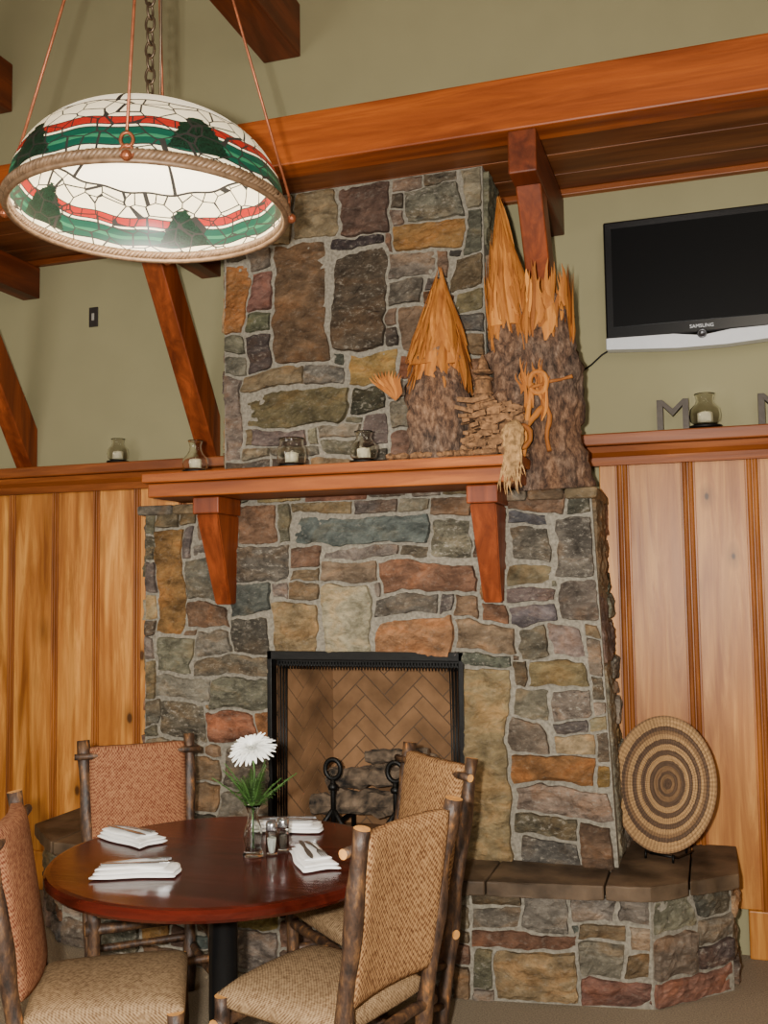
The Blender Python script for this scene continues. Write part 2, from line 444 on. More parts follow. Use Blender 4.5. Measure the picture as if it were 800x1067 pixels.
# ---------------------------------------------------------------- fireplace
fp=empty("fireplace",(-1.5,4.3,0));top(fp,"tall fieldstone fireplace with brick firebox and raised hearth","fireplace")
fp_off=V((-1.5,4.3,0))
def fpart(name,bm,mats,smooth=False,parent=None):
    o=finish(name,bm,mats,parent or fp,smooth)
    if parent is None: o.location=-fp_off
    return o
kL=1.177
Lraw="""-211 -199 125 170 orange;-199 -192 156 169 gray;-176 -157 164 176 brown;-176 -152 146 160 mot;-157 -98 159 172 blue;-97 -82 168 178 brown
-97 -81 155 168 mot;-139 -107 153 159 gray;-152 -139 152 160 brown;-149 -116 146 153 tan;-116 -79 141 153 red;-119 -95 135 140 gray;-120 -89 119 134 rust
-139 -118 119 146 lt;-160 -139 119 136 tan;-152 -139 138 146 brown;-179 -160 119 133 dark;-199 -179 127 138 brown;-199 -177 138 155 gray;-193 -162 109 119 gray
-210 -186 101 111 gray;-185 -162 97 109 gray;-208 -188 85 100 mot;-168 -162 84 97 orange;-83 -70 49 116 tan;-91 -67 121 131 tan;-69 -55 164 169 blue
-69 -57 152 163 mot;-54 -39 146 169 mot;-69 -56 146 151 tan;-79 -68 131 138 rust;-68 -52 138 144 gray;-52 -39 133 145 gray;-68 -58 119 130 gray
-57 -43 119 131 gray;-63 -44 107 118 tan;-70 -64 108 116 brown;-70 -57 97 107 gray;-56 -44 98 108 mot;-67 -56 86 97 gray;-56 -45 93 97 blue
-57 -44 86 92 tan;-67 -44 76 85 orange;-66 -38 65 75 gray;-68 -50 57 64 mot;-50 -38 50 65 brown;-70 -51 48 56 mot""".replace("\n",";").split(";")
XL,XR0,ZB,ZT=-2.54,-.455,.44,1.97
YF=4.13;YU=4.20
def conv(raw,k,x0,z0):
    o=[]
    for r in raw:
        a,b,c,d,n=r.split();o.append((float(a)/100*k-x0,float(b)/100*k-x0,1.6+(float(c)/100-1.45)*k-z0,1.6+(float(d)/100-1.45)*k-z0,n))
    return o
def Pbody(u,v):
    x=XL+u;z=ZB+v
    if x>-.95: x+=(x+.95)/.495*.065*(1-(z-.46)/1.5)
    return V((x,YF,z))
FX0,FX1,FZ1=-1.895,-1.01,1.285
bm=bmesh.new()
stonework(bm,Pbody,V((0,-1,0)),XR0-XL,ZT-ZB,conv(Lraw,kL,XL,ZB),(FX0-XL,FX1-XL,-1,FZ1-ZB),seed=3)
def Pside(u,v):
    z=ZB+v;return V((XR0+.065*(1-(z-.46)/1.5),YF+.005+u,z))
stonework(bm,Pside,V((1,0,0)),WY-YF-.01,ZT-ZB,[(0.0,.3,.0,.82,'gray'),(0,.28,.82,1.1,'gray'),(.0,.3,1.1,1.5,'brown')],seed=9,thick=.014)
def Psl(u,v): return V((XL,WY-.005-u,ZB+v))
stonework(bm,Psl,V((-1,0,0)),WY-YF-.01,ZT-ZB,seed=12)
for (a,b,c,d) in ((XL,FX0,ZB,ZT),(FX1,-.95,ZB,ZT),(FX0,FX1,FZ1,ZT)):
    quad(bm,(a,YF,c),(b,YF,c),(b,YF,d),(a,YF,d))
quad(bm,(-.95,YF,ZB),Pbody(XR0-XL,0),Pbody(XR0-XL,ZT-ZB),(-.95,YF,ZT))
quad(bm,Pside(0,0)-V((0,.005,0)),Pside(WY-YF,0),Pside(WY-YF,ZT-ZB),Pside(0,ZT-ZB)-V((0,.005,0)))
quad(bm,(XL,YF,ZB),(XL,YF,ZT),(XL,WY,ZT),(XL,WY,ZB))
quad(bm,(XL,YF,ZT),(XR0,YF,ZT),(XR0,WY,ZT),(XL,WY,ZT))
body=fpart("stone_surround",bm,[M_stone,M_mortar])
for (a,b) in ((-2.565,-2.38),(-2.375,-2.17),(-.87,-.72),(-.715,-.56),(-.555,-.425)):
    bm=bmesh.new();lay=bm.loops.layers.float_color.new("col")
    r=lin(PAL[rnd.choice(['tan','gray','brown'])])
    box(bm,a,b,YF-.045,WY-.002,ZT-.035,ZT+.010,bev=.012)
    for v in bm.verts: v.co+=V((noise.noise(v.co*9),noise.noise(v.co*9+V((4,0,0))),0))*.01
    for f in bm.faces:
        for l in f.loops: l[lay]=(r[0],r[1],r[2],.25)
    fpart("ledge_stone",bm,[M_stone])
kU=1.16
Uraw="""-186 -176 245 276 orange;-175 -166 254 271 red;-166 -139 233 280 brown;-139 -118 237 277 dark;-135 -113 281 304 brown;-113 -100 298 303 gray
-109 -87 286 298 mot;-117 -86 272 285 yel;-117 -95 262 271 gray;-155 -136 283 299 tan;-117 -101 252 262 gray;-175 -154 223 232 tan;-153 -135 223 232 gray
-134 -111 223 236 yel;-175 -132 210 222 grn;-131 -115 211 222 dark;-174 -149 201 209 gray;-166 -145 194 200 gray;-186 -177 195 232 gray;-86 -78 289 302 lt
-85 -78 270 287 gray;-175 -167 233 245 dark""".replace("\n",";").split(";")
CL,CR,CB,CT=-2.158,-.895,1.97,3.43
bm=bmesh.new()
stonework(bm,lambda u,v:V((CL+u,YU,CB+v)),V((0,-1,0)),CR-CL,CT-CB,conv(Uraw,kU,CL,CB),seed=21)
stonework(bm,lambda u,v:V((CR,YU+.005+u,CB+v)),V((1,0,0)),WY-YU-.01,CT-CB,[(0,.41,.7,1.1,'lt'),(0,.41,1.1,1.45,'lt')],seed=23,thick=.012)
stonework(bm,lambda u,v:V((CL,WY-.005-u,CB+v)),V((-1,0,0)),WY-YU-.01,CT-CB,seed=25)
quad(bm,(CL,YU,CB),(CR,YU,CB),(CR,YU,CT),(CL,YU,CT))
quad(bm,(CR,YU,CB),(CR,WY,CB),(CR,WY,CT),(CR,YU,CT))
quad(bm,(CL,YU,CB),(CL,YU,CT),(CL,WY,CT),(CL,WY,CB))
fpart("chimney_breast",bm,[M_stone,M_mortar])
# hearth
HZ=.41
poly=[(.03,WY-.002),(.03,4.22),(-.26,3.95),(-.93,3.85),(-2.12,3.85),(-2.84,3.93),(-3.13,4.20),(-3.13,WY-.002)]
bm=bmesh.new()
Hx=[(-.95,-.77,.256,.364,'gray'),(-.85,-.52,.016,.19,'tan'),(-.76,-.58,.28,.40,'gray'),(-.56,-.37,.29,.40,'lt'),(-.90,-.52,.196,.268,'rust'),(-.52,-.34,.136,.22,'gray'),(-.36,-.27,.28,.40,'gray'),(-.49,-.27,.0,.13,'red')]
for k in range(len(poly)-1):
    a=V((*poly[k],0));b=V((*poly[k+1],0));d=(a-b);L=d.length;d.normalize()
    nrm=d.cross(V((0,0,1)))
    ex=[]
    if k==2: ex=[(h[0]+.93,h[1]+.93,h[2],h[3],h[4]) for h in Hx]
    if k==1: ex=[(.02,.2,.28,.40,'gray'),(.21,.38,.3,.41,'dark'),(.03,.21,.15,.27,'gray'),(.0,.39,.0,.12,'red')]
    stonework(bm,lambda u,v,b=b,d=d:b+d*u+V((0,0,v)),nrm,L,HZ,ex,seed=40+k)
    quad(bm,b,a,a+V((0,0,HZ)),b+V((0,0,HZ)))
fpart("hearth_base",bm,[M_stone,M_mortar])
opl=[]
for p in poly:
    q=V(p)
    opl.append((q.x+(.035 if q.x>-1.5 else -.035)*(1 if abs(q.x+1.5)>1.3 else .3), q.y-(.05 if q.y<4.5 else 0)))
R=opl
def yfront(x):
    pts=sorted([(p[0],p[1]) for p in R if p[1]<4.4])
    for (x0,y0),(x1,y1) in zip(pts,pts[1:]):
        if x0<=x<=x1: return y0+(y1-y0)*(x-x0)/(x1-x0)
    return pts[0][1] if x<pts[0][0] else pts[-1][1]
bm=bmesh.new()
xs=[R[-1][0],-2.86,-2.35,-1.85,-1.35,-.86,-.42,-.12,R[0][0]]
for a,b in zip(xs,xs[1:]):
    a+=.003;b-=.003
    mid=sorted([(p[0],p[1]) for p in R if a<p[0]<b and p[1]<4.4]+[(a+(b-a)*q/7,yfront(a+(b-a)*q/7)) for q in range(1,7)])
    mid=[(x,y+.014*noise.noise(V((x*14,3,1)))) for x,y in mid]
    prism(bm,[(a,yfront(a))]+mid+[(b,yfront(b)),(b,WY-.004),(a,WY-.004)],'z',HZ-.005,HZ+.05,bev=.006)
fpart("hearth_slab",bm,M_slate)
# firebox
bm=bmesh.new()
fb_y=4.56;bx0,bx1=FX0+.13,FX1-.13
def herring(bm,org,ux,uz,w,h,nn,mi=0):
    t=bmesh.new();Wd=.068;n=3;ca=math.cos(math.pi/4);g=.0028
    def tile(x,y,a,b):
        x*=Wd;y*=Wd;a*=Wd;b*=Wd
        pts=[(x+g,y+g),(x+a-g,y+g),(x+a-g,y+b-g),(x+g,y+b-g)]
        pr=[((p[0]-p[1])*ca+w/2,(p[0]+p[1])*ca-.3) for p in pts]
        if all(q[0]<0 or q[0]>w or q[1]<0 or q[1]>h for q in pr) : return
        A=[t.verts.new((q[0],0,q[1])) for q in pr];B=[t.verts.new((q[0],-.004,q[1])) for q in pr]
        t.faces.new(B)
        for i in range(4): t.faces.new((A[i],A[(i+1)%4],B[(i+1)%4],B[i]))
    for r in range(-30,40):
        for k in range(-5,6):
            tile(r+k*2*n,r,n,1);tile(r+n+k*2*n,r-n+1,1,n)
    for co,no in (((0,0,0),(-1,0,0)),((w,0,0),(1,0,0)),((0,0,0),(0,0,-1)),((0,0,h),(0,0,1))):
        geom=t.verts[:]+t.edges[:]+t.faces[:]
        bmesh.ops.bisect_plane(t,geom=geom,plane_co=co,plane_no=no,clear_outer=True)
    mp={}
    for v in t.verts: mp[v]=bm.verts.new(org+ux*v.co.x+uz*v.co.z+nn*(-v.co.y))
    for f in t.faces:
        try: q=bm.faces.new([mp[v] for v in f.verts]);q.material_index=mi
        except ValueError: pass
    t.free()
    quad(bm,org,org+ux*w,org+ux*w+uz*h,org+uz*h,mi=1)
fh=FZ1+.02-.455
herring(bm,V((bx0,fb_y,.455)),V((1,0,0)),V((0,0,1)),bx1-bx0,fh,V((0,-1,0)))
d=V((bx0-FX0,fb_y-YF,0));L=d.length;d.normalize()
herring(bm,V((FX0,YF,.455)),d,V((0,0,1)),L,fh,V((d.y,-d.x,0)))
d=V((FX1-bx1,YF-fb_y,0));L2=d.length;d.normalize()
herring(bm,V((bx1,fb_y,.455)),d,V((0,0,1)),L2,fh,V((d.y,-d.x,0)))
quad(bm,(FX0,YF,FZ1+.02),(FX1,YF,FZ1+.02),(bx1,fb_y,FZ1+.02),(bx0,fb_y,FZ1+.02),mi=1)
quad(bm,(FX0,YF,.463),(FX1,YF,.463),(bx1,fb_y,.463),(bx0,fb_y,.463),mi=0)
M_brick=plain("firebrick",(126,94,66),.9,var=.42,scale=6,bump=.3,spec=.15);M_bm=plain("sooty_joint",(88,68,50),.9)
fpart("firebox_lining",bm,[M_brick,M_bm])
bm=bmesh.new()
box(bm,FX0-.008,FX0+.014,YF-.026,YF+.05,.46,FZ1+.02,bev=.003);box(bm,FX1-.014,FX1+.008,YF-.026,YF+.05,.46,FZ1+.02,bev=.003)
box(bm,FX0-.008,FX1+.008,YF-.026,YF+.05,FZ1-.018,FZ1+.02,bev=.003)
box(bm,FX0+.014,FX1-.014,YF+.03,YF+.045,FZ1-.05,FZ1-.018,bev=.003)
for k in range(60):
    x=FX0+.03+k*(FX1-FX0-.06)/59
    tube(bm,[(x,YF+.03,FZ1-.03),(x+.002,YF+.028,FZ1-.062)],.0035,5)
for s,x0 in ((1,FX0+.022),(-1,FX1-.022)):
    for k in range(7): tube(bm,[(x0+s*k*.007,YF+.03+.006*(k%2),FZ1-.05),(x0+s*k*.006,YF+.03+.006*(k%2),.47)],.003,5)
fpart("firebox_frame",bm,M_dark)
M_log=plain("charred_log",(84,70,56),.95,var=.95,scale=22,bump=1.0)
M_logc=plain("log_cut",(140,112,84),.9)
for ax in (-1.625,-1.335):
    bm=bmesh.new();x=0
    tube(bm,[(x,-.14,.0),(x,-.14,.22),(x,-.14,.27)],[.012,.012,.012],8)
    pts=[(x+.036*math.cos(a),-.14,.315+.042*math.sin(a)) for a in [2*math.pi*k/20 for k in range(20)]]
    tube(bm,pts,.011,8,closed=True)
    tube(bm,[(x,-.14,.14),(x-.05,-.15,.07),(x-.07,-.15,.0)],.011,8);tube(bm,[(x,-.14,.14),(x+.05,-.15,.07),(x+.07,-.15,.0)],.011,8)
    tube(bm,[(x,-.14,.07),(x,.12,.07),(x,.12,0)],.011,8)
    lathe(bm,[(.0,.0),(.02,.005),(.024,.02),(.012,.035),(.0,.04)],10,(x,-.14,.22))
    o=finish("andiron",bm,M_dark,loc=(ax,4.33,.466),smooth=True);top(o,"black iron andiron with ring top in firebox","andiron","iron andirons in the firebox")
for i,(x0,x1,y,z,r,rz) in enumerate(((-.30,.20,-.055,.138,.046,.02),(-.25,.26,.075,.138,.048,.0),(-.24,.22,.0,.240,.044,.04),(-.12,.25,.10,.25,.034,.08),(-.05,.24,-.03,.355,.030,.02))):
    bm=bmesh.new();tube(bm,line((x0,y,z),(x1,y+.02,z+rz),16,.02,i),[r*(1+.10*math.sin(k*1.3+i)) for k in range(17)],9,amp=.5,fr=30,cap=1)
    for f in bm.faces: f.smooth=False
    o=finish("log",bm,[M_log,M_logc],loc=(-1.46,4.33,.466));top(o,"charred grey split log resting on iron andirons","log","logs in the firebox")

# ---------------------------------------------------------------- mantel
mt=empty("mantel_shelf",(-1.51,4.0,1.985));top(mt,"thick orange-stained timber mantel shelf with two corbels","mantel shelf")
mo=V((-1.51,4.0,1.985))
bm=bmesh.new();box(bm,-2.36,-.705,3.85,YU-.030,1.992,2.055,bev=.006);box(bm,-2.38,-.69,3.83,YU-.030,2.056,2.10,bev=.006)
finish("shelf",bm,M_mantel,mt).location=-mo
for cxx in (-2.095,-.86):
    bm=bmesh.new()
    box(bm,cxx-.064,cxx+.064,3.89,YF-.02,1.915,1.990,bev=.006)
    A=[(cxx-.054,3.905,1.914),(cxx+.054,3.905,1.914),(cxx+.054,YF-.018,1.914),(cxx-.054,YF-.018,1.914)]
    B=[(cxx-.038,4.055,1.515),(cxx+.038,4.055,1.515),(cxx+.038,YF-.018,1.515),(cxx-.038,YF-.018,1.515)]
    va=[bm.verts.new(p) for p in A];vb=[bm.verts.new(p) for p in B];fs=[bm.faces.new(va),bm.faces.new(vb[::-1])]
    for i in range(4): fs.append(bm.faces.new((va[i],vb[i],vb[(i+1)%4],va[(i+1)%4])))
    es=set()
    for f in fs: es.update(f.edges)
    bmesh.ops.bevel(bm,geom=list(es),offset=.005,segments=2,affect='EDGES')
    finish("corbel",bm,M_beamY,mt).location=-mo

# ---------------------------------------------------------------- glass candle jars
M_glass=glass_mat("jar_glass",(255,255,250),.02,1.3)
M_wax=plain("candle_wax",(226,218,190),.6,bump=0)
def jar(loc,sc_=1.0,kind=0,label=""):
    e=empty("candle_jar",loc);top(e,label,"candle holder","glass candle jars")
    s=sc_
    bm=bmesh.new();lathe(bm,[(.045*s,0),(.055*s,.004*s),(.056*s,.012*s),(.04*s,.014*s)],28);finish("dish",bm,M_dark,e,smooth=True)
    if kind==0: pr=[(.034,.015),(.050,.028),(.054,.05),(.050,.072),(.034,.090),(.029,.10),(.033,.118),(.036,.125)]
    elif kind==1: pr=[(.038,.015),(.052,.022),(.056,.045),(.052,.062),(.036,.080),(.026,.098),(.024,.115),(.030,.135),(.033,.14)]
    else: pr=[(.046,.015),(.056,.022),(.058,.06),(.055,.08),(.048,.09),(.046,.11),(.050,.118)]
    prof=[(a*s,b*s) for a,b in pr]
    inn=[(max(.001,a-.002*s),b) for a,b in prof][::-1]
    bm=bmesh.new();lathe(bm,prof+inn+[(0.001,.017*s)],28,caps=False);finish("glass",bm,M_glass,e,smooth=True)
    bm=bmesh.new();lathe(bm,[(.0005,.022*s),(.026*s,.022*s),(.026*s,.058*s),(.02*s,.061*s),(.0005,.059*s)],20);tube(bm,[(0,0,.059*s),(0,0,.069*s)],.0012,5);finish("candle",bm,M_wax,e,smooth=True)
jar((-2.955,4.53,2.25),1.05,0,"greenish glass candle jar on wood cap")
jar((-2.165,3.93,2.10),1.05,1,"teardrop glass candle jar on dark dish on mantel")
jar((-1.70,3.93,2.10),1.1,2,"wide glass candle jar with wax candle on mantel")
jar((-1.37,3.93,2.10),1.12,0,"bulbous glass candle jar beside bark sculpture on mantel")
jar((-.0,4.53,2.25),1.25,0,"large glass candle jar between metal letters on wood cap")

M_brz=plain("dark_bronze",(62,56,50),.5,.7)
def letterM(loc):
    bm=bmesh.new();w=.135;h=.14;t=.026
    P=[(0,0),(t,0),(t,h*.80),(w/2-.0,h*.48),(w-t,h*.80),(w-t,0),(w,0),(w,h),(w-t*.9,h),(w/2,h*.70),(t*.9,h),(0,h)]
    P=[(a-w/2,b) for a,b in P]
    def q(i): prism(bm,[P[k] for k in i],'y',-.02,.02)
    q((0,1,2,11));q((5,6,7,4));prism(bm,[P[2],P[3],P[9],P[10],P[11]],'y',-.019,.019);prism(bm,[P[3],P[4],P[7],P[8],P[9]],'y',-.019,.019)
    box(bm,-w/2-.008,-w/2+t+.008,-.022,.022,0,.006);box(bm,w/2-t-.008,w/2+.008,-.022,.022,0,.006)
    o=finish("metal_letter",bm,M_brz,loc=loc);top(o,"dark bronze metal letter M standing on wood cap","letter","metal letters on the wall cap")
letterM((-.135,4.53,2.25));letterM((.285,4.53,2.25))

# ---------------------------------------------------------------- television
tv=empty("television",(0.0,4.53,2.63));top(tv,"black flat screen television with silver lower bezel","television")
M_blk=plain("gloss_black",(8,8,10),.22,0,var=.1,bump=0);M_silver=plain("silver_plastic",(206,208,212),.35,.1,var=.03,bump=0)
M_scr=plain("screen_glass",(4,4,5),.4,0,var=.1,bump=0,spec=.12)
bm=bmesh.new();box(bm,-.41,.41,-.03,.07,.045,.585,bev=.008)
box(bm,-.2,.2,.07,.088,.15,.45)
finish("housing",bm,M_blk,tv)
bm=bmesh.new();box(bm,-.375,.375,-.034,-.0305,.10,.55);finish("screen",bm,M_scr,tv)
bm=bmesh.new();prism(bm,[(-.41,.0),(-.1,-.018),(.1,-.018),(.41,.0),(.41,.052),(.12,.046),(.0,.025),(-.12,.046),(-.41,.052)][::-1],'y',-.038,.03,bev=.004);finish("bezel",bm,M_silver,tv)
bm=bmesh.new();lathe(bm,[(.0001,0),(.019,0),(.021,.006),(.015,.008),(.013,.004),(.0001,.004)],24)
bmesh.ops.rotate(bm,verts=bm.verts,cent=(0,0,0),matrix=Matrix.Rotation(math.pi/2,3,'X'))
finish("power_button",bm,plain("button_chrome",(90,90,94),.3,.8,bump=0),tv,smooth=True,loc=(0,-.04,.036))
cu=bpy.data.curves.new("logo","FONT");cu.body="SAMSUNG";cu.size=.022;cu.align_x='CENTER';cu.extrude=.0004
ot=bpy.data.objects.new("logo_tmp",cu);sc.collection.objects.link(ot)
dg=bpy.context.evaluated_depsgraph_get();me=bpy.data.meshes.new_from_object(ot.evaluated_get(dg));bpy.data.objects.remove(ot)
me.materials.clear();me.materials.append(M_silver)
lo=bpy.data.objects.new("logo_lettering",me);sc.collection.objects.link(lo);lo.parent=tv;lo.rotation_euler=(math.pi/2,0,0);lo.location=(0,-.0315,.066)
bm=bmesh.new();tube(bm,[(-.38,.05,.03),(-.44,.06,-.0),(-.49,.07,-.04),(-.53,.085,-.06)],.004,6);finish("cable",bm,M_dark,tv)

bm=bmesh.new();box(bm,-.028,.028,-.008,0,-.055,.055,bev=.003);wp=finish("wall_plate",bm,plain("dark_plate",(40,34,30),.4),loc=(-3.17,WY,3.08));top(wp,"small dark switch plate on green wall","wall plate")
bm=bmesh.new();box(bm,-.008,.008,-.012,-.008,-.02,.02,bev=.001);finish("toggle",bm,plain("toggle",(150,145,135),.4),wp)

# ---------------------------------------------------------------- bark sculpture
def bark_mat():
    m,nt,b=newmat("grey_bark")
    vec=coords(nt,(1,1,.45))
    n=N(nt,"ShaderNodeTexNoise");n.inputs["Scale"].default_value=42;n.inputs["Detail"].default_value=9;n.inputs["Roughness"].default_value=.72;nt.links.new(vec,n.inputs["Vector"])
    n2=N(nt,"ShaderNodeTexNoise");n2.inputs["Scale"].default_value=9;n2.inputs["Detail"].default_value=3;nt.links.new(vec,n2.inputs["Vector"])
    r=ramp(nt,[(.34,rgba((40,30,25))),(.47,rgba((96,75,61))),(.58,rgba((134,110,91))),(.72,rgba((176,152,130)))]);nt.links.new(n.outputs["Fac"],r.inputs[0])
    r2=ramp(nt,[(.4,(.88,.88,.90,1)),(.62,(1.25,.98,.74,1))]);nt.links.new(n2.outputs["Fac"],r2.inputs[0])
    nt.links.new(mixc(nt,.9,r.outputs[0],r2.outputs[0],'MULTIPLY'),b.inputs["Base Color"]);b.inputs["Roughness"].default_value=.95
    bp=N(nt,"ShaderNodeBump");bp.inputs["Strength"].default_value=1.0;bp.inputs["Distance"].default_value=.02;nt.links.new(n.outputs["Fac"],bp.inputs["Height"]);nt.links.new(bp.outputs[0],b.inputs["Normal"])
    return m
M_bark=bark_mat()
M_spl=wood("splintered_orange_wood",(204,138,62),(142,82,32),'z',.75,island=7.0,ivar=.22)
M_barkc=plain("bark_scraps",(124,88,56),.9,var=.65,scale=45,bump=.9)
sp=empty("bark_sculpture",(-.9,4.1,2.1));top(sp,"rustic sculpture of bark logs with splintered wood spires","sculpture");so=V((-.9,4.1,2.1))
def spart(name,bm,mat):
    o=finish(name,bm,mat,sp);o.location=-so;return o
def trunk(bm,c,z0,z1,r0,r1,seed,lean=(0,0)):
    n=44;pts=[];rr=[]
    for i in range(n+1):
        t=i/n;pts.append((c[0]+lean[0]*t,c[1]+lean[1]*t,z0+(z1-z0)*t));rr.append(r0+(r1-r0)*t+.010*math.sin(t*9+seed))
    tube(bm,pts,rr,72,amp=.22,fr=9,seed=seed)
    for v in bm.verts:
        p=v.co;t=(p.z-z0)/(z1-z0);d=V((p.x-c[0]-lean[0]*t,p.y-c[1]-lean[1]*t,0))
        if d.length<1e-4: continue
        d.normalize();q=V((p.x*32+seed,p.y*32,p.z*11));nn=noise.noise(q)+.5*noise.noise(q*2.3)
        v.co+=d*(abs(nn)*.030-.012)
        if t>.93: v.co.z+=.05*noise.noise(V((p.x*25,p.y*25,seed)))
def shard(bm,b,t,w,th,tw):
    b=V(b);t=V(t);s=V((math.cos(tw),math.sin(tw),0));d=V((-math.sin(tw),math.cos(tw),0))
    n=7;rows=[];e0=rs.uniform(1.0,2.4)
    for i in range(n+1):
        k=i/n;c=b.lerp(t,k)+s*(.008*math.sin(k*6+tw*5));ww=w*(1-k**e0)*.5*(.15+.85*min(1,k*3.5))+.0008;tt=th*(1-k)*.5*(.2+.8*min(1,k*4))+.0006
        rows.append([bm.verts.new(c+s*ww),bm.verts.new(c+d*tt),bm.verts.new(c-s*ww),bm.verts.new(c-d*tt)])
    for a,c in zip(rows,rows[1:]):
        for q in range(4): bm.faces.new((a[q],a[(q+1)%4],c[(q+1)%4],c[q]))
    bm.faces.new(rows[0][::-1]);bm.faces.new(rows[-1])
rs=random.Random(5)
bm=bmesh.new();trunk(bm,(-1.06,4.0),2.10,2.54,.142,.118,3);spart("bark_trunk",bm,M_bark)
bm=bmesh.new()
tube(bm,[(-1.06,4.0,2.50),(-1.055,4.0,2.62),(-1.05,4.0,2.74),(-1.045,4.0,2.88)],[.112,.085,.05,.006],24,amp=.5,fr=26)
for k in range(150):
    a=rs.uniform(0,2*math.pi);r=.136*rs.uniform(.8,1.06);z=rs.uniform(2.37,2.60);h=rs.uniform(.25,1)
    zt=min(2.93,z+.10+.32*h);q=max(.02,(2.95-zt)/.42)
    tr=.115*q*rs.uniform(.7,1.25);r2=r*min(1,(2.98-z)/.42)
    shard(bm,(-1.06+r2*math.cos(a),4.0+r2*.9*math.sin(a),z),(-1.047+tr*math.cos(a+rs.uniform(-.15,.15)),4.0+tr*math.sin(a),zt),rs.uniform(.022,.055),.012,a+math.pi/2+rs.uniform(-.4,.4))
spart("splintered_spire",bm,M_spl)
bm=bmesh.new();trunk(bm,(-.61,4.17),1.985,2.76,.150,.118,8,(-.02,-.07));spart("bark_trunk",bm,M_bark)
bm=bmesh.new()
tube(bm,[(-.765,4.07,2.66),(-.77,4.07,2.85),(-.785,4.07,3.0),(-.80,4.07,3.17)],[.085,.07,.042,.006],24,amp=.5,fr=26)
for k in range(120):
    a=rs.uniform(0,2*math.pi);z=rs.uniform(2.54,2.85);h=rs.uniform(.3,1)
    zt=min(3.23,z+.12+.36*h);q=max(.02,(3.25-zt)/.5);r=.09*rs.uniform(.85,1.08)*min(1,(3.2-z)/.5)
    tr=.085*q*rs.uniform(.7,1.25);shard(bm,(-.765+r*math.cos(a),4.07+r*math.sin(a),z),(-.80+tr*math.cos(a),4.07+tr*math.sin(a),zt),rs.uniform(.018,.042),.012,a+math.pi/2+rs.uniform(-.4,.4))
for k in range(100):
    a=rs.uniform(0,2*math.pi);r=.116*rs.uniform(.75,1.05);z=rs.uniform(2.56,2.72)
    shard(bm,(-.62+r*math.cos(a),4.08+r*math.sin(a),z),(-.62+r*.95*math.cos(a)+rs.uniform(-.02,.02),4.08+r*.95*math.sin(a),rs.uniform(2.76,2.92)),rs.uniform(.025,.055),.014,a+math.pi/2+rs.uniform(-.3,.3))
spart("splintered_spire",bm,M_spl)
bm=bmesh.new();tube(bm,line((-.775,4.07,2.11),(-.775,4.07,2.68),20,.01,3),[.074+.012*math.sin(k*.9) for k in range(21)],30,amp=.5,fr=24);spart("bark_trunk",bm,M_bark)
bm=bmesh.new()
for k in range(230):
    x=rs.uniform(-.94,-.70);t=(x+.94)/.24;z=rs.uniform(2.11,2.36-.10*abs(t-.3));y=rs.uniform(3.90,4.02)
    s=rs.uniform(.010,.026);m=Matrix.Translation((x,y,z))@Matrix.Rotation(rs.uniform(-.5,.5),4,'Y')@Matrix.Diagonal((s*rs.uniform(.8,2.0),s,s*rs.uniform(.35,.7),1))
    bmesh.ops.create_cube(bm,size=1.7,matrix=m)
for k in range(40):
    x=rs.uniform(-1.24,-.72);bmesh.ops.create_icosphere(bm,subdivisions=1,radius=1,matrix=Matrix.Translation((x,rs.uniform(3.85,3.90),2.116))@Matrix.Diagonal((.03*rs.uniform(.4,1),.018,.016,1)))
spart("bark_scrap_wall",bm,M_barkc)
bm=bmesh.new();tube(bm,line((-.86,3.96,2.30),(-.86,3.96,2.44),8),[.040,.038,.036,.038,.036,.035,.034,.032,.03],14,amp=.3,fr=40)
for z in (2.36,2.42,2.45):
    lathe(bm,[(.028,0),(.044,.004),(.042,.012),(.028,.018)],11,(-.86,3.96,z))
lathe(bm,[(.028,0),(.018,.04),(.004,.07)],9,(-.86,3.96,2.46))
spart("small_turret",bm,M_barkc)
bm=bmesh.new()
for c in ((-.635,3.965,2.40),(-.70,3.93,2.18)):
    pts=[(c[0]+.035*math.cos(a),c[1],c[2]+.045*math.sin(a)) for a in [2*math.pi*k/16 for k in range(16)]]
    tube(bm,pts,.011,8,closed=True,amp=.5,fr=60)
tube(bm,line((-.70,3.94,2.10),(-.66,3.97,2.40),10,.02,2),.012,8,amp=.4,fr=40)
tube(bm,line((-.60,3.98,2.12),(-.61,3.98,2.40),10,.02,4),.010,8,amp=.4,fr=40)
tube(bm,line((-.76,3.93,2.14),(-.62,3.97,2.30),10,.02,6),.013,8,amp=.4,fr=40)
tube(bm,line((-.67,3.96,2.38),(-.50,3.99,2.42),10,.02,7),.007,8,amp=.3,fr=40)
for k in range(14):
    x=-.66+rs.uniform(-.05,.06);shard(bm,(x,3.965,2.34+rs.uniform(-.1,.06)),(x+rs.uniform(-.05,.05),3.96,2.46+rs.uniform(-.05,.05)),.015,.01,0)
spart("twig_doorway",bm,M_spl)
bm=bmesh.new()
for k in range(11):
    a=-1.0+.2*k;shard(bm,(-1.225,3.92,2.36),(-1.225+.10*math.sin(a*.8)-.04,3.92,2.41+.08*math.cos(a*.8)),.03,.008,0)
spart("wood_fan",bm,M_spl)
bm=bmesh.new()
for k in range(40):
    x=-.72+rs.uniform(-.03,.03);shard(bm,(x,3.818-rs.uniform(0,.01)+.0,2.14+rs.uniform(-.05,.06)),(x+rs.uniform(-.03,.03),3.812,1.93+rs.uniform(0,.10)),.010,.006,rs.uniform(-.4,.4))
m4=Matrix.Translation((-.72,3.855,2.17))@Matrix.Diagonal((.045,.035,.065,1));bmesh.ops.create_icosphere(bm,subdivisions=3,radius=1,matrix=m4)
for v in bm.verts:
    if v.co.y>3.822: v.co+=V((1,1,1))*.012*noise.noise(v.co*60)
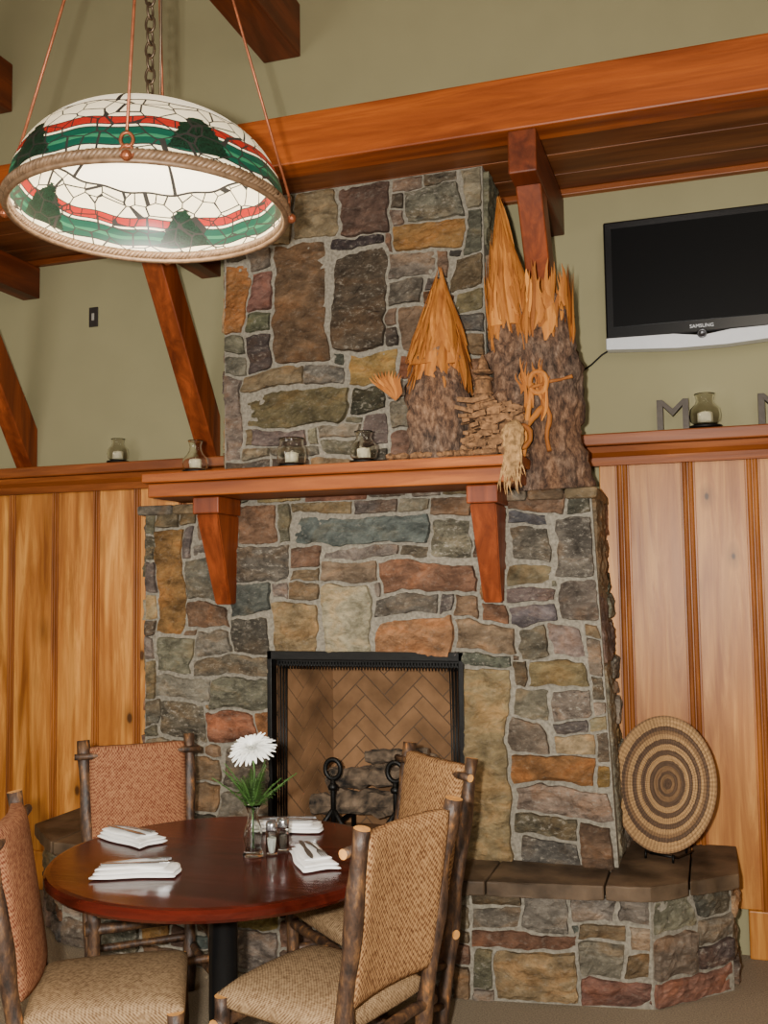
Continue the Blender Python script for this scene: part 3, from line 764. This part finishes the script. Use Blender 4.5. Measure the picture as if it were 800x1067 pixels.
spart("hanging_fibre",bm,plain("pale_fibre",(156,120,76),.9,var=.55,scale=50,bump=.7))

# ---------------------------------------------------------------- woven basket on stand
def basket_mat():
    m,nt,b=newmat("coiled_straw")
    tc=N(nt,"ShaderNodeTexCoord");ln=N(nt,"ShaderNodeVectorMath",operation='LENGTH')
    mp=N(nt,"ShaderNodeMapping");mp.inputs["Scale"].default_value=(1,1,0);nt.links.new(tc.outputs["Object"],mp.inputs[0]);nt.links.new(mp.outputs[0],ln.inputs[0])
    no=N(nt,"ShaderNodeTexNoise");no.inputs["Scale"].default_value=60;nt.links.new(tc.outputs["Object"],no.inputs["Vector"])
    mr=mth(nt,'MULTIPLY',ln.outputs["Value"],1/.29)
    mr=mth(nt,'ADD',mr,mth(nt,'MULTIPLY',mth(nt,'SUBTRACT',no.outputs["Fac"],.5),.03))
    lt=rgba((158,122,80));dk=rgba((84,62,44));md=rgba((118,88,58))
    r=ramp(nt,[(0,dk),(.08,md),(.14,dk),(.19,md),(.26,dk),(.34,lt),(.42,dk),(.50,lt),(.58,dk),(.66,lt),(.73,md),(.78,dk),(.84,lt),(.97,md)],'CONSTANT')
    nt.links.new(mr,r.inputs[0])
    sp_=N(nt,"ShaderNodeSeparateXYZ");nt.links.new(tc.outputs["Object"],sp_.inputs[0]);at=mth(nt,'ARCTAN2',sp_.outputs[1],sp_.outputs[0])
    s=mth(nt,'SINE',mth(nt,'MULTIPLY',at,90))
    ad=mth(nt,'MULTIPLY_ADD',s,.25,no.outputs["Fac"])
    rr=ramp(nt,[(.2,(.7,.7,.7,1)),(.8,(1.2,1.2,1.2,1))]);nt.links.new(ad,rr.inputs[0])
    nt.links.new(mixc(nt,1.0,r.outputs[0],rr.outputs[0],'MULTIPLY'),b.inputs["Base Color"]);b.inputs["Roughness"].default_value=.85
    bp=N(nt,"ShaderNodeBump");bp.inputs["Strength"].default_value=.5;bp.inputs["Distance"].default_value=.003;nt.links.new(ad,bp.inputs["Height"]);nt.links.new(bp.outputs[0],b.inputs["Normal"])
    return m
bk=empty("woven_basket",(-.20,4.36,.462));top(bk,"round coiled straw basket tray with dark rings standing upright","basket")
bm=bmesh.new();prof=[]
nr=17
for i in range(nr):
    for q in range(6):
        r=(i+q/6)/nr*.29;z=.045*(r/.29)**2+.0045*abs(math.sin(math.pi*q/6));prof.append((max(r,.0004),z))
prof.append((.29,.05));prof.append((.285,.038));prof+= [(.2,.014),(.1,-.002),(.0004,-.008)]
lathe(bm,prof,96,caps=False)
o=finish("coiled_tray",bm,basket_mat(),bk,smooth=True);o.location=(0,0,.29);o.scale=(.80,.95,1)
o.rotation_euler=(math.radians(90-12),0,math.radians(-24))
bm=bmesh.new()
for s in (-.06,.06):
    tube(bm,[(s,-.10,.0),(s,-.10,.03),(s,-.06,.012),(s,.02,.01),(s*.7,.12,.0)],.005,6);tube(bm,[(s,.02,.01),(s*.4,.09,.22)],.005,6)
tube(bm,[(-.06,-.06,.012),(.06,-.06,.012)],.005,6)
o=finish("wire_stand",bm,M_dark,bk);o.rotation_euler=(0,0,math.radians(-24))

# ---------------------------------------------------------------- stained glass pendant
LC=V((-1.65,2.70,2.785));Rl=.425;Hl=.288
lamp=empty("pendant_lamp",LC);top(lamp,"large stained glass dome pendant lamp with rope rim","pendant lamp")
bm=bmesh.new();uvl=bm.loops.layers.uv.new("UVMap")
nu,nv=180,40;G=[]
for j in range(nv+1):
    th=j/nv*.985*math.pi/2;r=Rl*(math.cos(th)**.80)
    G.append([bm.verts.new((r*math.cos(2*math.pi*i/nu),r*math.sin(2*math.pi*i/nu),.015+Hl*math.sin(th))) for i in range(nu)])
for j in range(nv):
    for i in range(nu):
        f=bm.faces.new((G[j][i],G[j][(i+1)%nu],G[j+1][(i+1)%nu],G[j+1][i]));f.smooth=True
        for l,(a,b) in zip(f.loops,((i,j),(i+1,j),(i+1,j+1),(i,j+1))): l[uvl].uv=(a/nu,b/nv*.985)
bm.faces.new(G[nv])
def dome_mat():
    m,nt,b=newmat("stained_glass")
    uv=N(nt,"ShaderNodeUVMap");sp_=N(nt,"ShaderNodeSeparateXYZ");nt.links.new(uv.outputs[0],sp_.inputs[0]);u=sp_.outputs[0];v=sp_.outputs[1]
    PALE=rgba((228,216,184));WHT=rgba((246,236,212));RED=rgba((142,30,22));TEAL=rgba((12,62,48));LEAD=rgba((40,38,36));GRN=rgba((40,100,70))
    wv=mth(nt,'MULTIPLY',mth(nt,'SINE',mth(nt,'MULTIPLY',u,2*math.pi*14)),.008)
    vv=mth(nt,'ADD',v,wv)
    z=ramp(nt,[(0,PALE),(.03,LEAD),(.038,TEAL),(.08,GRN),(.105,TEAL),(.15,LEAD),(.158,PALE),(.175,LEAD),(.183,RED),(.235,LEAD),(.243,PALE),(.42,LEAD),(.434,WHT),(1,WHT)],'CONSTANT');nt.links.new(vv,z.inputs[0])
    col=z.outputs[0]
    fr=mth(nt,'ABSOLUTE',mth(nt,'SUBTRACT',mth(nt,'FRACT',mth(nt,'MULTIPLY_ADD',u,5.0,.05)),.5))
    no=N(nt,"ShaderNodeTexNoise");no.inputs["Scale"].default_value=38;nt.links.new(uv.outputs[0],no.inputs["Vector"])
    hgt=mth(nt,'ADD',mth(nt,'MULTIPLY_ADD',mth(nt,'MULTIPLY',fr,fr),-9.0,.24),mth(nt,'MULTIPLY',no.outputs["Fac"],.14))
    cl=mth(nt,'MULTIPLY',mth(nt,'GREATER_THAN',hgt,v),mth(nt,'GREATER_THAN',v,.04))
    v2=N(nt,"ShaderNodeTexVoronoi",feature='DISTANCE_TO_EDGE');mp2=N(nt,"ShaderNodeMapping");mp2.inputs["Scale"].default_value=(130,38,1);nt.links.new(uv.outputs[0],mp2.inputs[0]);nt.links.new(mp2.outputs[0],v2.inputs["Vector"])
    clc=mixc(nt,mth(nt,'LESS_THAN',v2.outputs["Distance"],.12),rgba((22,52,36)),rgba((8,10,8)))
    col=mixc(nt,cl,col,clc)
    mp=N(nt,"ShaderNodeMapping");mp.inputs["Scale"].default_value=(36,9.5,1);nt.links.new(uv.outputs[0],mp.inputs[0])
    vo=N(nt,"ShaderNodeTexVoronoi",feature='DISTANCE_TO_EDGE');vo.inputs["Scale"].default_value=1;nt.links.new(mp.outputs[0],vo.inputs["Vector"])
    ln=mth(nt,'MULTIPLY',mth(nt,'LESS_THAN',vo.outputs["Distance"],.036),mth(nt,'LESS_THAN',vv,.43))
    rj=mth(nt,'LESS_THAN',mth(nt,'FRACT',mth(nt,'MULTIPLY',u,44)),.07);inr=mth(nt,'MULTIPLY',mth(nt,'GREATER_THAN',vv,.18),mth(nt,'LESS_THAN',vv,.24))
    rb=mth(nt,'LESS_THAN',mth(nt,'ABSOLUTE',mth(nt,'SUBTRACT',mth(nt,'FRACT',mth(nt,'MULTIPLY_ADD',u,6,.72)),.5)),.018);rb=mth(nt,'MULTIPLY',rb,mth(nt,'GREATER_THAN',vv,.42))
    al=mth(nt,'MAXIMUM',mth(nt,'MAXIMUM',ln,mth(nt,'MULTIPLY',rj,inr)),rb)
    col=mixc(nt,al,col,LEAD)
    nt.links.new(col,b.inputs["Base Color"]);b.inputs["Roughness"].default_value=.35;b.inputs["Specular IOR Level"].default_value=.3
    nt.links.new(col,b.inputs["Emission Color"]);b.inputs["Emission Strength"].default_value=.30
    tr=N(nt,"ShaderNodeBsdfTranslucent");nt.links.new(col,tr.inputs["Color"])
    ms=N(nt,"ShaderNodeMixShader");ms.inputs[0].default_value=.12
    out=nt.nodes["Material Output"];nt.links.new(b.outputs[0],ms.inputs[1]);nt.links.new(tr.outputs[0],ms.inputs[2]);nt.links.new(ms.outputs[0],out.inputs[0])
    return m
finish("glass_dome",bm,dome_mat(),lamp)
M_rope=plain("bronze_rope",(122,96,72),.5,.3,var=.35,scale=40)
bm=bmesh.new()
for ph in (0,math.pi,math.pi/2,-math.pi/2):
    pts=[]
    for k in range(360):
        a=2*math.pi*k/360;t=a*46+ph;rr=Rl+.006+.009*math.cos(t);pts.append((rr*math.cos(a),rr*math.sin(a),.0+.009*math.sin(t)))
    tube(bm,pts,.008,6,closed=True)
pts=[((Rl+.004)*math.cos(2*math.pi*k/180),(Rl+.004)*math.sin(2*math.pi*k/180),-.018) for k in range(180)];tube(bm,pts,.009,8,closed=True)
finish("rope_rim",bm,M_rope,lamp)
M_cop=plain("copper_rod",(140,78,48),.4,.5,var=.25)
hz=1.62
va=math.atan2(-LC.y,-LC.x)
for k in range(4):
    a=va+k*math.pi/2+math.radians(-8);bx=(Rl+.015)*math.cos(a);by=(Rl+.015)*math.sin(a)
    bm=bmesh.new()
    tube(bm,[(bx,by,.06),(bx*.04,by*.04,hz)],.0045,8)
    ux=V((-math.sin(a),math.cos(a),0))
    for cz in (.035,.0):
        ring=[V((bx,by,cz))+ux*(.017*math.cos(t))+V((0,0,.020*math.sin(t))) for t in [2*math.pi*q/16 for q in range(16)]]
        tube(bm,ring,.005,6,closed=True)
    bmesh.ops.create_icosphere(bm,subdivisions=2,radius=.016,matrix=Matrix.Translation((bx*1.015,by*1.015,-.012)))
    finish("hanging_rod",bm,M_cop,lamp,smooth=False)
bm=bmesh.new()
z=Hl+.03;k=0
while z<hz-.02:
    d=V((1,0,0)) if k%2 else V((0,1,0))
    ring=[V((0,0,z))+d*(.016*math.cos(t))+V((0,0,.027*math.sin(t))) for t in [2*math.pi*q/12 for q in range(12)]]
    tube(bm,ring,.0042,6,closed=True);z+=.043;k+=1
tube(bm,[(.03,.01,Hl),(.035,.01,.9),(.0,.0,hz)],.004,6)
finish("chain",bm,plain("dark_brass",(92,76,60),.4,.7),lamp)
bm=bmesh.new();lathe(bm,[(.0005,hz-.02),(.04,hz-.01),(.045,hz+.03),(.01,hz+.05),(.008,5.6-LC.z-.03),(.07,5.6-LC.z-.028),(.07,5.6-LC.z-.002)],20)
lathe(bm,[(.0005,Hl+.03),(.02,Hl+.028),(.05,Hl+.012),(.055,Hl+.0)],20)
finish("canopy",bm,plain("bronze_canopy",(92,70,50),.4,.7),lamp,smooth=True)

# ---------------------------------------------------------------- table
TC=V((-1.50,2.90,0))
tbl=empty("dining_table",TC);top(tbl,"round dark cherry pedestal dining table with black column","table")
bm=bmesh.new();lathe(bm,[(.0005,.705),(.51,.705),(.532,.712),(.54,.722),(.54,.738),(.533,.747),(.52,.75),(.0005,.75)],96);o=finish("tabletop",bm,wood("cherry_tabletop",(78,26,17),(52,15,10),'x',.14),tbl)
M_bp=plain("black_powdercoat",(20,20,21),.35,.3,var=.1,bump=.05)
bm=bmesh.new();lathe(bm,[(.055,.03),(.048,.05),(.045,.06),(.045,.68),(.05,.69),(.14,.70),(.14,.704)],32);finish("column",bm,M_bp,tbl,smooth=True)
bm=bmesh.new()
for k in range(4):
    a=k*math.pi/2;c,s=math.cos(a),math.sin(a)
    pts=[(c*r,s*r,z) for r,z in ((.03,.05),(.12,.045),(.22,.03),(.31,.018))];tube(bm,pts,[.034,.03,.024,.018],10)
finish("pedestal_base",bm,M_bp,tbl)

# ---------------------------------------------------------------- chairs
def hick_mat():
    m,nt,b=newmat("hickory_bark")
    vec=coords(nt,(1,1,.45))
    n=N(nt,"ShaderNodeTexNoise");n.inputs["Scale"].default_value=38;n.inputs["Detail"].default_value=7;n.inputs["Roughness"].default_value=.65;nt.links.new(vec,n.inputs["Vector"])
    r=ramp(nt,[(.34,rgba((32,22,17))),(.5,rgba((68,47,33))),(.62,rgba((102,72,45))),(.72,rgba((168,104,48)))]);nt.links.new(n.outputs["Fac"],r.inputs[0]);nt.links.new(r.outputs[0],b.inputs["Base Color"])
    b.inputs["Roughness"].default_value=.5
    bp=N(nt,"ShaderNodeBump");bp.inputs["Strength"].default_value=.7;bp.inputs["Distance"].default_value=.006;nt.links.new(n.outputs["Fac"],bp.inputs["Height"]);nt.links.new(bp.outputs[0],b.inputs["Normal"])
    return m
M_hick=hick_mat();M_cut=plain("pale_cut_wood",(206,146,78),.6,var=.2,scale=50)
M_seat=weave_mat("oat_weave",(160,132,98),(100,76,54),.010)
M_backT=weave_mat("tan_basket_weave",(170,130,88),(92,58,36),.014)
M_backR=weave_mat("rust_tweed",(158,112,80),(102,54,38),.011)
def chair_parts():
    P=[]
    def add(name,bm,mats,smooth=False): P.append(finish(name,bm,mats,None,smooth))
    ry=lambda z:-.135-.155*(z/.98)
    for s in (-1,1):
        bm=bmesh.new();pts=line((s*.185,ry(0),0),(s*.212,ry(.98),.985),18,.014,s*3.3+4)
        tube(bm,pts,[.0235+.003*math.sin(i*1.1+s) for i in range(19)],14,0,1,amp=.22,fr=30,seed=s*2);add("back_post",bm,[M_hick,M_cut])
    for s in (-1,1):
        bm=bmesh.new();pts=line((s*.215,.215,0),(s*.215,.205,.468),10,.008,s*2.1)
        tube(bm,pts,[.023+.002*math.sin(i*1.3+s) for i in range(11)],14,0,1,amp=.18,fr=30,seed=s*5);add("leg",bm,[M_hick,M_cut])
    def st(a,b,r=.014,nm="stretcher"):
        bm=bmesh.new();tube(bm,line(a,b,8,.006,a[2]*9+a[0]),[r]*9,10,0,1,amp=.2,fr=30,seed=a[0]*7);add(nm,bm,[M_hick,M_cut])
    for z in (.17,.30):
        for s in (-1,1): st((s*.20,ry(z)-.0,z),(s*.215,.21,z))
    st((-.235,.212,.24),(.235,.212,.24));st((-.20,ry(.2),.2),(.20,ry(.2),.2))
    st((-.245,.208,.395),(.245,.208,.395),.018,"seat_rail");
    st((-.228,ry(.405),.405),(.228,ry(.405),.405),.017,"seat_rail")
    st((-.25,ry(.925)+.026,.925),(.25,ry(.925)+.026,.925),.013,"top_rail")
    bm=bmesh.new()
    pillow(bm,lambda u,v,d:V((u*(1+.10*(v/.42)),v+.02,.455+d+.014*(1-(u/.22)**2)*(d>0))),.42,.42,.080,20,20,pw=5)
    add("seat",bm,[M_seat])
    bm=bmesh.new()
    def bf(u,v,d):
        z=.735+v;y=ry(z)+.030-.026*(u/.2)**2+d
        return V((u*(1+.06*(z-.7)),y,z))
    pillow(bm,bf,.378,.45,.058,18,20,pw=9,edge=.55)
    add("backrest",bm,[M_backT])
    return P
proto=chair_parts()
def place_chair(cx,cy,fx,fy,label,backmat=None,first=False):
    ang=math.atan2(fy,fx)-math.pi/2
    e=empty("dining_chair",(cx,cy,0),ang);top(e,label,"chair","log dining chairs around the table")
    for p in proto:
        q=p if first else p.copy()
        if not first: sc.collection.objects.link(q)
        q.parent=e
        if backmat and q.name.startswith("backrest"):
            q.material_slots[0].link='OBJECT';q.material_slots[0].material=backmat
    return e
place_chair(-1.065,2.70,-.95,.31,"rustic hickory log chair with tan woven back beside table",None,True)
place_chair(-2.08,3.40,.64,-.77,"rustic hickory log chair with rust tweed back near hearth",M_backR)
place_chair(-1.17,3.385,-.67,-.74,"rustic hickory log chair with tan back before firebox",None)
place_chair(-1.68,2.52,.88,.47,"rustic hickory log chair with rust tweed back pulled out",M_backR)

# ---------------------------------------------------------------- tabletop things
M_nap=plain("white_linen",(242,240,236),.8,var=.03,scale=40,bump=.1)
M_steel=plain("stainless_steel",(180,180,182),.22,.9,var=.05,bump=0)
def napkin(x,y,ang,label):
    bm=bmesh.new();sd=x*7
    for lyr,(w,h,z,ox) in enumerate(((.25,.105,.006,0),(.235,.095,.017,.004),(.20,.075,.027,-.01))):
        pillow(bm,lambda u,v,d,w=w,h=h,z=z,ox=ox:V((u+ox+.006*math.sin(v*60+sd),v*(1+.25*(u/w))+.004*math.sin(u*30+sd),z+d+.004*max(0,noise.noise(V((u*14,v*25,sd+lyr)))))),w,h,.011,18,10,pw=4,edge=.25)
    o=finish("napkin",bm,M_nap,loc=(x,y,.751));o.rotation_euler=(0,0,ang);top(o,label,"napkin","folded napkins on the table")
    bm=bmesh.new();t=.0022
    def strip(L,zf):
        rows=[[bm.verts.new((a,s*hw,zf(a)+q)) for s,q in ((-1,0),(1,0),(1,t),(-1,t))] for a,hw in L]
        for r0,r1 in zip(rows,rows[1:]):
            for k in range(4): bm.faces.new((r0[k],r0[(k+1)%4],r1[(k+1)%4],r1[k]))
        bm.faces.new(rows[0][::-1]);bm.faces.new(rows[-1])
    zf=lambda a:.004*math.sin((a+.09)*16)
    strip([(-.09,.006),(-.06,.0075),(-.02,.004),(.03,.003),(.045,.009),(.055,.0115),(.06,.0115)],zf)
    for s in (-1.5,-.5,.5,1.5):
        rows=[]
        for a,hw in ((.058,.0022),(.085,.0018),(.10,.0008)):
            rows.append([bm.verts.new((a,s*.0062+q*hw,zf(a)+w)) for q,w in ((-1,0),(1,0),(1,t),(-1,t))])
        for r0,r1 in zip(rows,rows[1:]):
            for k in range(4): bm.faces.new((r0[k],r0[(k+1)%4],r1[(k+1)%4],r1[k]))
    c,s_=math.cos(ang),math.sin(ang)
    o=finish("fork",bm,M_steel,loc=(x-s_*.012,y+c*.012,.788));o.rotation_euler=(0,0,ang+.08);top(o,"stainless steel fork lying on folded white napkin","fork","forks on the napkins")
    bm=bmesh.new()
    strip([(-.10,.005),(-.07,.0075),(-.02,.0055),(.0,.0055),(.02,.008),(.07,.0085),(.10,.005),(.112,.001)],lambda a:.001)
    o=finish("knife",bm,M_steel,loc=(x+s_*.016,y-c*.016,.788));o.rotation_euler=(0,0,ang-.05);top(o,"stainless steel table knife lying on folded white napkin","knife","knives on the napkins")
napkin(-1.885,2.97,-.35,"folded white napkin with cutlery at table edge")
napkin(-1.645,2.63,.42,"folded white napkin with cutlery on open table side")
napkin(-1.43,3.24,.25,"folded white napkin with cutlery beside shaker")
napkin(-1.20,2.90,-.95,"folded white napkin with cutlery beside chair back")
vs=empty("flower_vase",(-1.40,2.91,.751));top(vs,"clear glass bud vase with white chrysanthemum and ferns","vase")
M_vg=glass_mat("clear_glass",(248,252,250),.02,1.3)
pr=[(.030,0),(.034,.004),(.026,.018),(.024,.03),(.030,.055),(.028,.085),(.018,.11),(.015,.13),(.022,.15),(.030,.16)]
bm=bmesh.new();seg=32
prof=pr+[(a-.003,b) for a,b in pr[::-1][:-2]]+[(.0005,.014)]
lathe(bm,prof,seg,caps=True)
for v in bm.verts:
    r=math.hypot(v.co.x,v.co.y)
    if r>.01:
        a=math.atan2(v.co.y,v.co.x);k=1+.05*math.cos(8*a);v.co.x*=k;v.co.y*=k
finish("vase_glass",bm,M_vg,vs,smooth=True)
M_green=plain("fern_green",(64,98,40),.6,var=.4,scale=30);M_pet=plain("white_petal",(246,246,240),.6,var=.03,bump=0)
FH=V((.005,-.015,.335))
bm=bmesh.new();tube(bm,[(0,0,.02),(.0,0,.16),(.008,-.004,.26),tuple(FH)],.003,6);finish("stem",bm,M_green,vs)
bm=bmesh.new();rf=random.Random(3)
def leaf(bm,b,dr,L,w):
    b=V(b);dr=V(dr).normalized();s=dr.cross(V((0,0,1)));s=s.normalized() if s.length>.01 else V((1,0,0))
    n=4;L_=[];R_=[]
    for i in range(n+1):
        t=i/n;c=b+dr*L*t-V((0,0,1))*L*.25*t*t;ww=w*math.sin(math.pi*(t*.9+.08))
        L_.append(bm.verts.new(c+s*ww));R_.append(bm.verts.new(c-s*ww))
    for i in range(n): bm.faces.new((L_[i],L_[i+1],R_[i+1],R_[i]))
for k in range(26):
    a=rf.uniform(0,2*math.pi);el=rf.uniform(.7,1.45);L=rf.uniform(.10,.18);d=V((math.cos(a)*math.cos(el),math.sin(a)*math.cos(el),math.sin(el)))
    b=V((0,0,.14));pts=[b+d*L*t+V((math.cos(a),math.sin(a),-.6))*.02*t*t for t in (0,.25,.5,.75,1)]
    tube(bm,pts,.0012,4)
    for j in range(24):
        t=.2+.8*j/24;p=b+d*L*t+V((math.cos(a),math.sin(a),-.6))*.02*t*t
        for sg in (-1,1):
            sd=V((-math.sin(a),math.cos(a),0))*sg+d*.6+V((0,0,rf.uniform(-.3,.3)))
            leaf(bm,p,sd,.040*(1.15-t),.0032)
finish("fern_foliage",bm,M_green,vs)
bm=bmesh.new()
tilt=Matrix.Rotation(math.radians(25),3,V((1,0,0)))
for ring,(n,el,L,w) in enumerate(((26,-.05,.078,.0085),(26,.15,.074,.0085),(22,.38,.066,.008),(18,.65,.052,.007),(13,.95,.038,.006),(8,1.25,.028,.005))):
    for k in range(n):
        a=2*math.pi*(k+.5*(ring%2))/n+rf.uniform(-.06,.06);e_=el+rf.uniform(-.08,.08);L1=L*rf.uniform(.9,1.08)
        d=V((math.cos(a)*math.cos(e_),math.sin(a)*math.cos(e_),math.sin(e_)));s=V((-math.sin(a),math.cos(a),0));L_=[];R_=[];C_=[]
        for i in range(6):
            t=i/5;c=d*L1*t+V((0,0,1))*(.012*t*t-.02*t*t*t);ww=w*math.sin(math.pi*min(1,t*.8+.18))**.7 if t<1 else w*.3
            L_.append(bm.verts.new(tilt@(c+s*ww)+FH));C_.append(bm.verts.new(tilt@(c-V((0,0,.0025)))+FH));R_.append(bm.verts.new(tilt@(c-s*ww)+FH))
        for i in range(5):
            bm.faces.new((L_[i],L_[i+1],C_[i+1],C_[i]));bm.faces.new((C_[i],C_[i+1],R_[i+1],R_[i]))
finish("chrysanthemum",bm,M_pet,vs,smooth=True)
for (x,y,cc,lb) in ((-1.352,2.945,(210,208,200),"glass salt shaker with steel cap beside vase"),(-1.335,2.995,(70,60,52),"glass pepper shaker with steel cap beside vase")):
    e=empty("condiment_shaker",(x,y,.751));top(e,lb,"shaker","salt and pepper shakers")
    bm=bmesh.new();lathe(bm,[(.015,0),(.019,.004),(.019,.07),(.016,.076),(.013,.074),(.015,.068),(.015,.006),(.0005,.005)],20);finish("glass_body",bm,M_vg,e,smooth=True)
    bm=bmesh.new();lathe(bm,[(.0005,.007),(.0145,.007),(.0145,.05),(.0005,.051)],16);finish("contents",bm,plain("spice",cc,.9),e)
    bm=bmesh.new();lathe(bm,[(.0185,.074),(.0195,.076),(.0195,.094),(.015,.102),(.0005,.105)],20);finish("cap",bm,M_steel,e,smooth=True)

# ---------------------------------------------------------------- lights
def area(name,loc,target,size,power,col=(1,1,1),sy=None):
    l=bpy.data.lights.new(name,'AREA');l.size=size;l.energy=power;l.color=col
    if sy: l.shape='RECTANGLE';l.size_y=sy
    o=bpy.data.objects.new(name,l);o.location=loc;o.rotation_euler=(V(target)-V(loc)).to_track_quat('-Z','Y').to_euler();sc.collection.objects.link(o);return o
area("camera_flash",(-.16,-.02,1.66),(-1.3,4.0,1.9),.07,210,(1,.96,.88))
area("window_daylight",(-4.6,-1.2,2.2),(-1.5,4,1.6),2.4,110,(1,.94,.84),2.0)
area("room_lighting",(1.2,-1.5,3.6),(-1.0,4,1.5),2.0,55,(1,.87,.70))
pl=bpy.data.lights.new("lamp_bulb",'POINT');pl.energy=26;pl.color=(1,.92,.78);pl.shadow_soft_size=.05
o=bpy.data.objects.new("lamp_bulb",pl);o.location=LC+V((0,0,.15));sc.collection.objects.link(o)
w=bpy.data.worlds.new("world");sc.world=w;w.use_nodes=True;w.node_tree.nodes["Background"].inputs[0].default_value=(1,.94,.84,1);w.node_tree.nodes["Background"].inputs[1].default_value=.5

# ---------------------------------------------------------------- camera
psi,th,rho=map(math.radians,(18.1,4.1,-0.8))
Fh=V((-math.sin(psi),math.cos(psi),0));R_=V((math.cos(psi),math.sin(psi),0));Z=V((0,0,1))
F=Fh*math.cos(th)+Z*math.sin(th);U=-Fh*math.sin(th)+Z*math.cos(th)
R2=R_*math.cos(rho)+U*math.sin(rho);U2=U*math.cos(rho)-R_*math.sin(rho)
cd=bpy.data.cameras.new("camera");cd.sensor_fit='VERTICAL';cd.sensor_height=36;cd.sensor_width=27;cd.lens=36*1037/1067;cd.clip_start=.05
co=bpy.data.objects.new("camera",cd);sc.collection.objects.link(co)
Mx=Matrix(((R2.x,U2.x,-F.x,0),(R2.y,U2.y,-F.y,0),(R2.z,U2.z,-F.z,1.6),(0,0,0,1)));co.matrix_world=Mx
sc.camera=co
